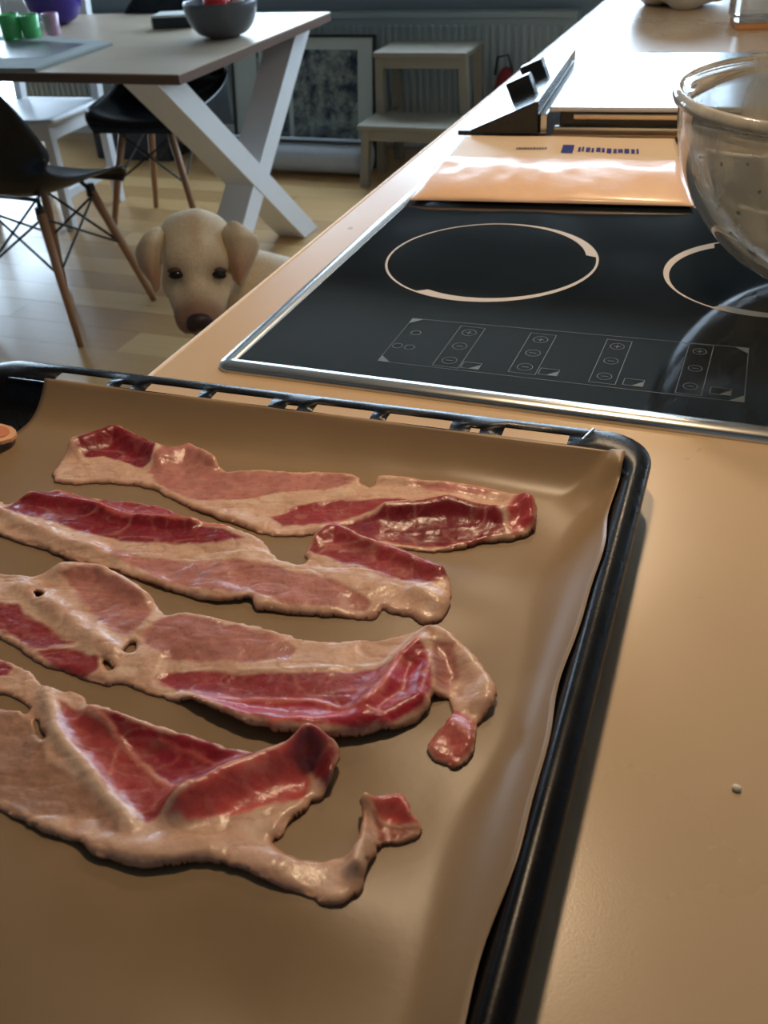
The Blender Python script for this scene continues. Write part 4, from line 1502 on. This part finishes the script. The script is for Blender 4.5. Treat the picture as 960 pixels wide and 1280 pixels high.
MB().box(-hw+.29, -hw+.31, -.0052, -.0044, .12, PHt-.062).build('pale_band', M['mat_board'], pf)

rl = tag(empty('cloth_roll', (-2.06, 4.00, 0)), 'long rolled-up pale grey cloth lying below the picture', 'roll')
mb = MB()
sp_ = []
for k in range(70):
    a = k*.30
    r = .012 + .068*k/69
    sp_.append((r*math.cos(a), r*math.sin(a) + .081))
Gx = np.array([[(x + .004*math.sin(i*1.7+k*.2), p[0], p[1]) for i, x in enumerate(np.linspace(-.36, .345, 12))] for k, p in enumerate(sp_)])
mb.grid(Gx).build('rolled_cloth', M['roll'], rl, smooth=True, solid=.003)
MB().tube([(-.355, 0, .081), (.33, 0, .081)], .014, 12).build('core_tube', M['dark_card'], rl, smooth=True)

rb_ = MB().ell((0, 0, .10), (.075, .05, .10)).ell((.02, 0, .19), (.045, .035, .05))
rbo = fused('cloth_bag_body', rb_, M['red_cloth'], None, .012, 3, disp=flat_base)
rbg = tag(empty('cloth_bag', (-1.185, 4.26, .0)), 'dark red cloth bag slumped on the floor beside the step stool', 'bag')
rbo.parent = rbg
rbo.scale = (1, 1, 1.75)
MB().tube([(-.03, 0, .38), (-.015, -.01, .45), (.03, -.01, .46), (.05, 0, .38)], .006, 8).build('strap', M['dark_card'], rbg, smooth=True)
bk = tag(empty('storage_basket', (-3.02, 4.20, 0)), 'dark storage basket on the floor behind the white chair', 'basket')
MB().poly(rrect(-.22, .22, -.13, .13, .03), 0, .20).build('basket_body', M['basket'], bk, bevel=.006)
MB().poly(rrect(-.23, .23, -.14, .14, .035), .201, .225).build('basket_rim', M['dark_card'], bk, bevel=.004)
radiator(-3.9, -3.1, 'pale fluted radiator on the wall behind the white chair')

# ------------------------------------------------------------------ the dog
HD = 2.02
hc = atd(246, 322, HD)
dray = ray(246, 322)
dray /= np.linalg.norm(dray)
ir = R - dray*np.dot(R, dray)
ir /= np.linalg.norm(ir)
idn = np.cross(dray, ir)
if np.dot(idn, U) > 0:
    idn = -idn
tow = -dray
TH = math.radians(44)
hm = math.cos(TH)*idn + math.sin(TH)*tow      # muzzle direction
hn = math.cos(TH)*tow - math.sin(TH)*idn      # crown direction
hr = ir*math.cos(math.radians(3)) - idn*math.sin(math.radians(3))*0
dog = tag(empty('dog', (-.80, 1.95, 0)), 'pale yellow labrador sitting beside the counter with lowered head', 'dog')
DO = np.array([-.80, 1.95, 0])


def hp(r, m, n):
    return hc + hr*r + hm*m + hn*n - DO


AX = (hr, hm, hn)
db = MB()
db.ell(hp(0, -.035, -.010), (.076, .086, .072), AX)        # skull
db.ell(hp(.024, -.048, .000), (.050, .062, .050), AX)      # broad crown
db.ell(hp(-.024, -.048, .000), (.050, .062, .050), AX)
db.ell(hp(0, .016, .008), (.066, .055, .055), AX)          # brow
db.ell(hp(.032, .042, .018), (.028, .026, .022), AX)
db.ell(hp(-.032, .042, .018), (.028, .026, .022), AX)
db.ell(hp(.040, .018, -.038), (.034, .060, .042), AX)      # cheeks
db.ell(hp(-.040, .018, -.038), (.034, .060, .042), AX)
db.ell(hp(.028, .066, -.036), (.032, .052, .036), AX)
db.ell(hp(-.028, .066, -.036), (.032, .052, .036), AX)
db.ell(hp(0, .075, -.014), (.034, .055, .036), AX)         # bridge
db.ell(hp(0, .120, -.022), (.036, .042, .034), AX)
db.ell(hp(.024, .112, -.036), (.027, .048, .034), AX)      # flews
db.ell(hp(-.024, .112, -.036), (.027, .048, .034), AX)
db.ell(hp(0, .085, -.066), (.030, .064, .022), AX)         # lower jaw
# neck, trunk and legs: sitting beside the counter
B = lambda x, y, z: np.array([x, y, z]) - DO
neck = [hp(0, -.05, -.04), hp(.025, -.06, -.11), B(-.93, 1.70, .45), B(-.88, 1.74, .36)]
db.tube(neck, [.066, .076, .088, .11], 20)
for c, r in (((-.88, 1.72, .36), (.115, .13, .14)), ((-.86, 1.80, .30), (.125, .15, .15)), ((-.83, 1.92, .22), (.13, .16, .14)), ((-.81, 2.02, .16), (.13, .13, .13))):
    db.ell(B(*c), r)
for sx in (-1, 1):
    x = -.885 + sx*.072
    db.tube([B(x, 1.68, .34), B(x, 1.70, .22), B(x, 1.655, .12), B(x, 1.64, .045), B(x, 1.635, .03)], [.062, .046, .032, .028, .03], 14)
    db.ell(B(x, 1.612, .026), (.035, .052, .026))
    x = -.82 + sx*.125
    db.ell(B(x, 1.97, .125), (.062, .12, .105))
    db.tube([B(x, 1.90, .10), B(x+sx*.01, 1.98, .045), B(x+sx*.01, 1.84, .03)], [.055, .034, .028], 14)
    db.ell(B(x+sx*.01, 1.80, .026), (.036, .06, .026))
db.tube([B(-.81, 2.12, .09), B(-.78, 2.24, .04), B(-.72, 2.36, .03), B(-.66, 2.42, .025)], [.042, .032, .026, .014], 12)
CREAM = np.array(S(216, 196, 164))
TAN = np.array(S(182, 142, 106))
PALE = np.array(S(240, 230, 214))
MUZ = np.array(S(136, 98, 80))


def dogcol(co):
    q = co + DO - hc
    r, m, n = q @ hr, q @ hm, q @ hn
    c = np.tile(CREAM, (len(co), 1))
    w_ = sm((np.abs(co[:, 2]-.3) < 9)*0 + (np.linalg.norm(q, axis=1)-.12)/.1)[:, None]
    c = c*(1-w_) + PALE*w_
    mid = (np.exp(-(r/.012)**2)*sm((n-.02)/.03)*sm((.06-m)/.05))[:, None]*.45
    c = c*(1-mid) + TAN*mid
    mz = (sm((m-.080)/.06)*sm((.26-np.linalg.norm(q, axis=1))/.08))[:, None]*.9
    c = c*(1-mz) + MUZ*mz
    for s in (-1, 1):
        e = q - (hr*s*.041 + hm*.062 + hn*.026)
        k = np.exp(-(np.linalg.norm(e, axis=1)/.026)**2)[:, None]*.75
        c = c*(1-k) + np.array(S(120, 88, 66))*k
    return c


fused('body', db, M['fur'], dog, .0075, 7, colfn=dogcol)
for s in (-1, 1):
    tl = (hr*math.cos(.16) + s*hm*math.sin(.16), hm*math.cos(.16) - s*hr*math.sin(.16), hn)
    MB().ell(hp(s*.041, .0655, .0205), (.0150, .0075, .0090), tl, 16, 10).build('eye', M['dog_eye'], dog, smooth=True)
    MB().ell(hp(s*.041, .0590, .0270), (.0170, .0065, .0060), tl, 16, 10).build('eyelid', M['dog_lid'], dog, smooth=True)
nb = MB().ell(hp(0, .155, -.014), (.027, .016, .020), AX).ell(hp(.013, .158, -.022), (.014, .014, .014), AX).ell(hp(-.013, .158, -.022), (.014, .014, .014), AX)
fused('nose', nb, M['dog_nose'], dog, .003, 3)


def ear(pts, depth0, lean):
    d0 = HD + depth0
    P0 = [atd(x, y, d0) for x, y in pts]
    o2 = np.array([((p-hc) @ ir, (p-hc) @ idn) for p in P0])
    c = o2.mean(0)

    def hf(x, y, s):
        top = sm(1-(y-o2[:, 1].min())/.035)
        return .010*np.sqrt(np.clip(s/.016, 0, 1)) + .016*np.cos((x-c[0])*62) - .022*top + lean*(y-c[1])

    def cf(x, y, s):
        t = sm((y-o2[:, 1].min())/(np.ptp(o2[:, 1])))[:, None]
        rim = np.exp(-(s/.004)**2)[:, None]  # paler ear edge: rim light painted into the fur colour
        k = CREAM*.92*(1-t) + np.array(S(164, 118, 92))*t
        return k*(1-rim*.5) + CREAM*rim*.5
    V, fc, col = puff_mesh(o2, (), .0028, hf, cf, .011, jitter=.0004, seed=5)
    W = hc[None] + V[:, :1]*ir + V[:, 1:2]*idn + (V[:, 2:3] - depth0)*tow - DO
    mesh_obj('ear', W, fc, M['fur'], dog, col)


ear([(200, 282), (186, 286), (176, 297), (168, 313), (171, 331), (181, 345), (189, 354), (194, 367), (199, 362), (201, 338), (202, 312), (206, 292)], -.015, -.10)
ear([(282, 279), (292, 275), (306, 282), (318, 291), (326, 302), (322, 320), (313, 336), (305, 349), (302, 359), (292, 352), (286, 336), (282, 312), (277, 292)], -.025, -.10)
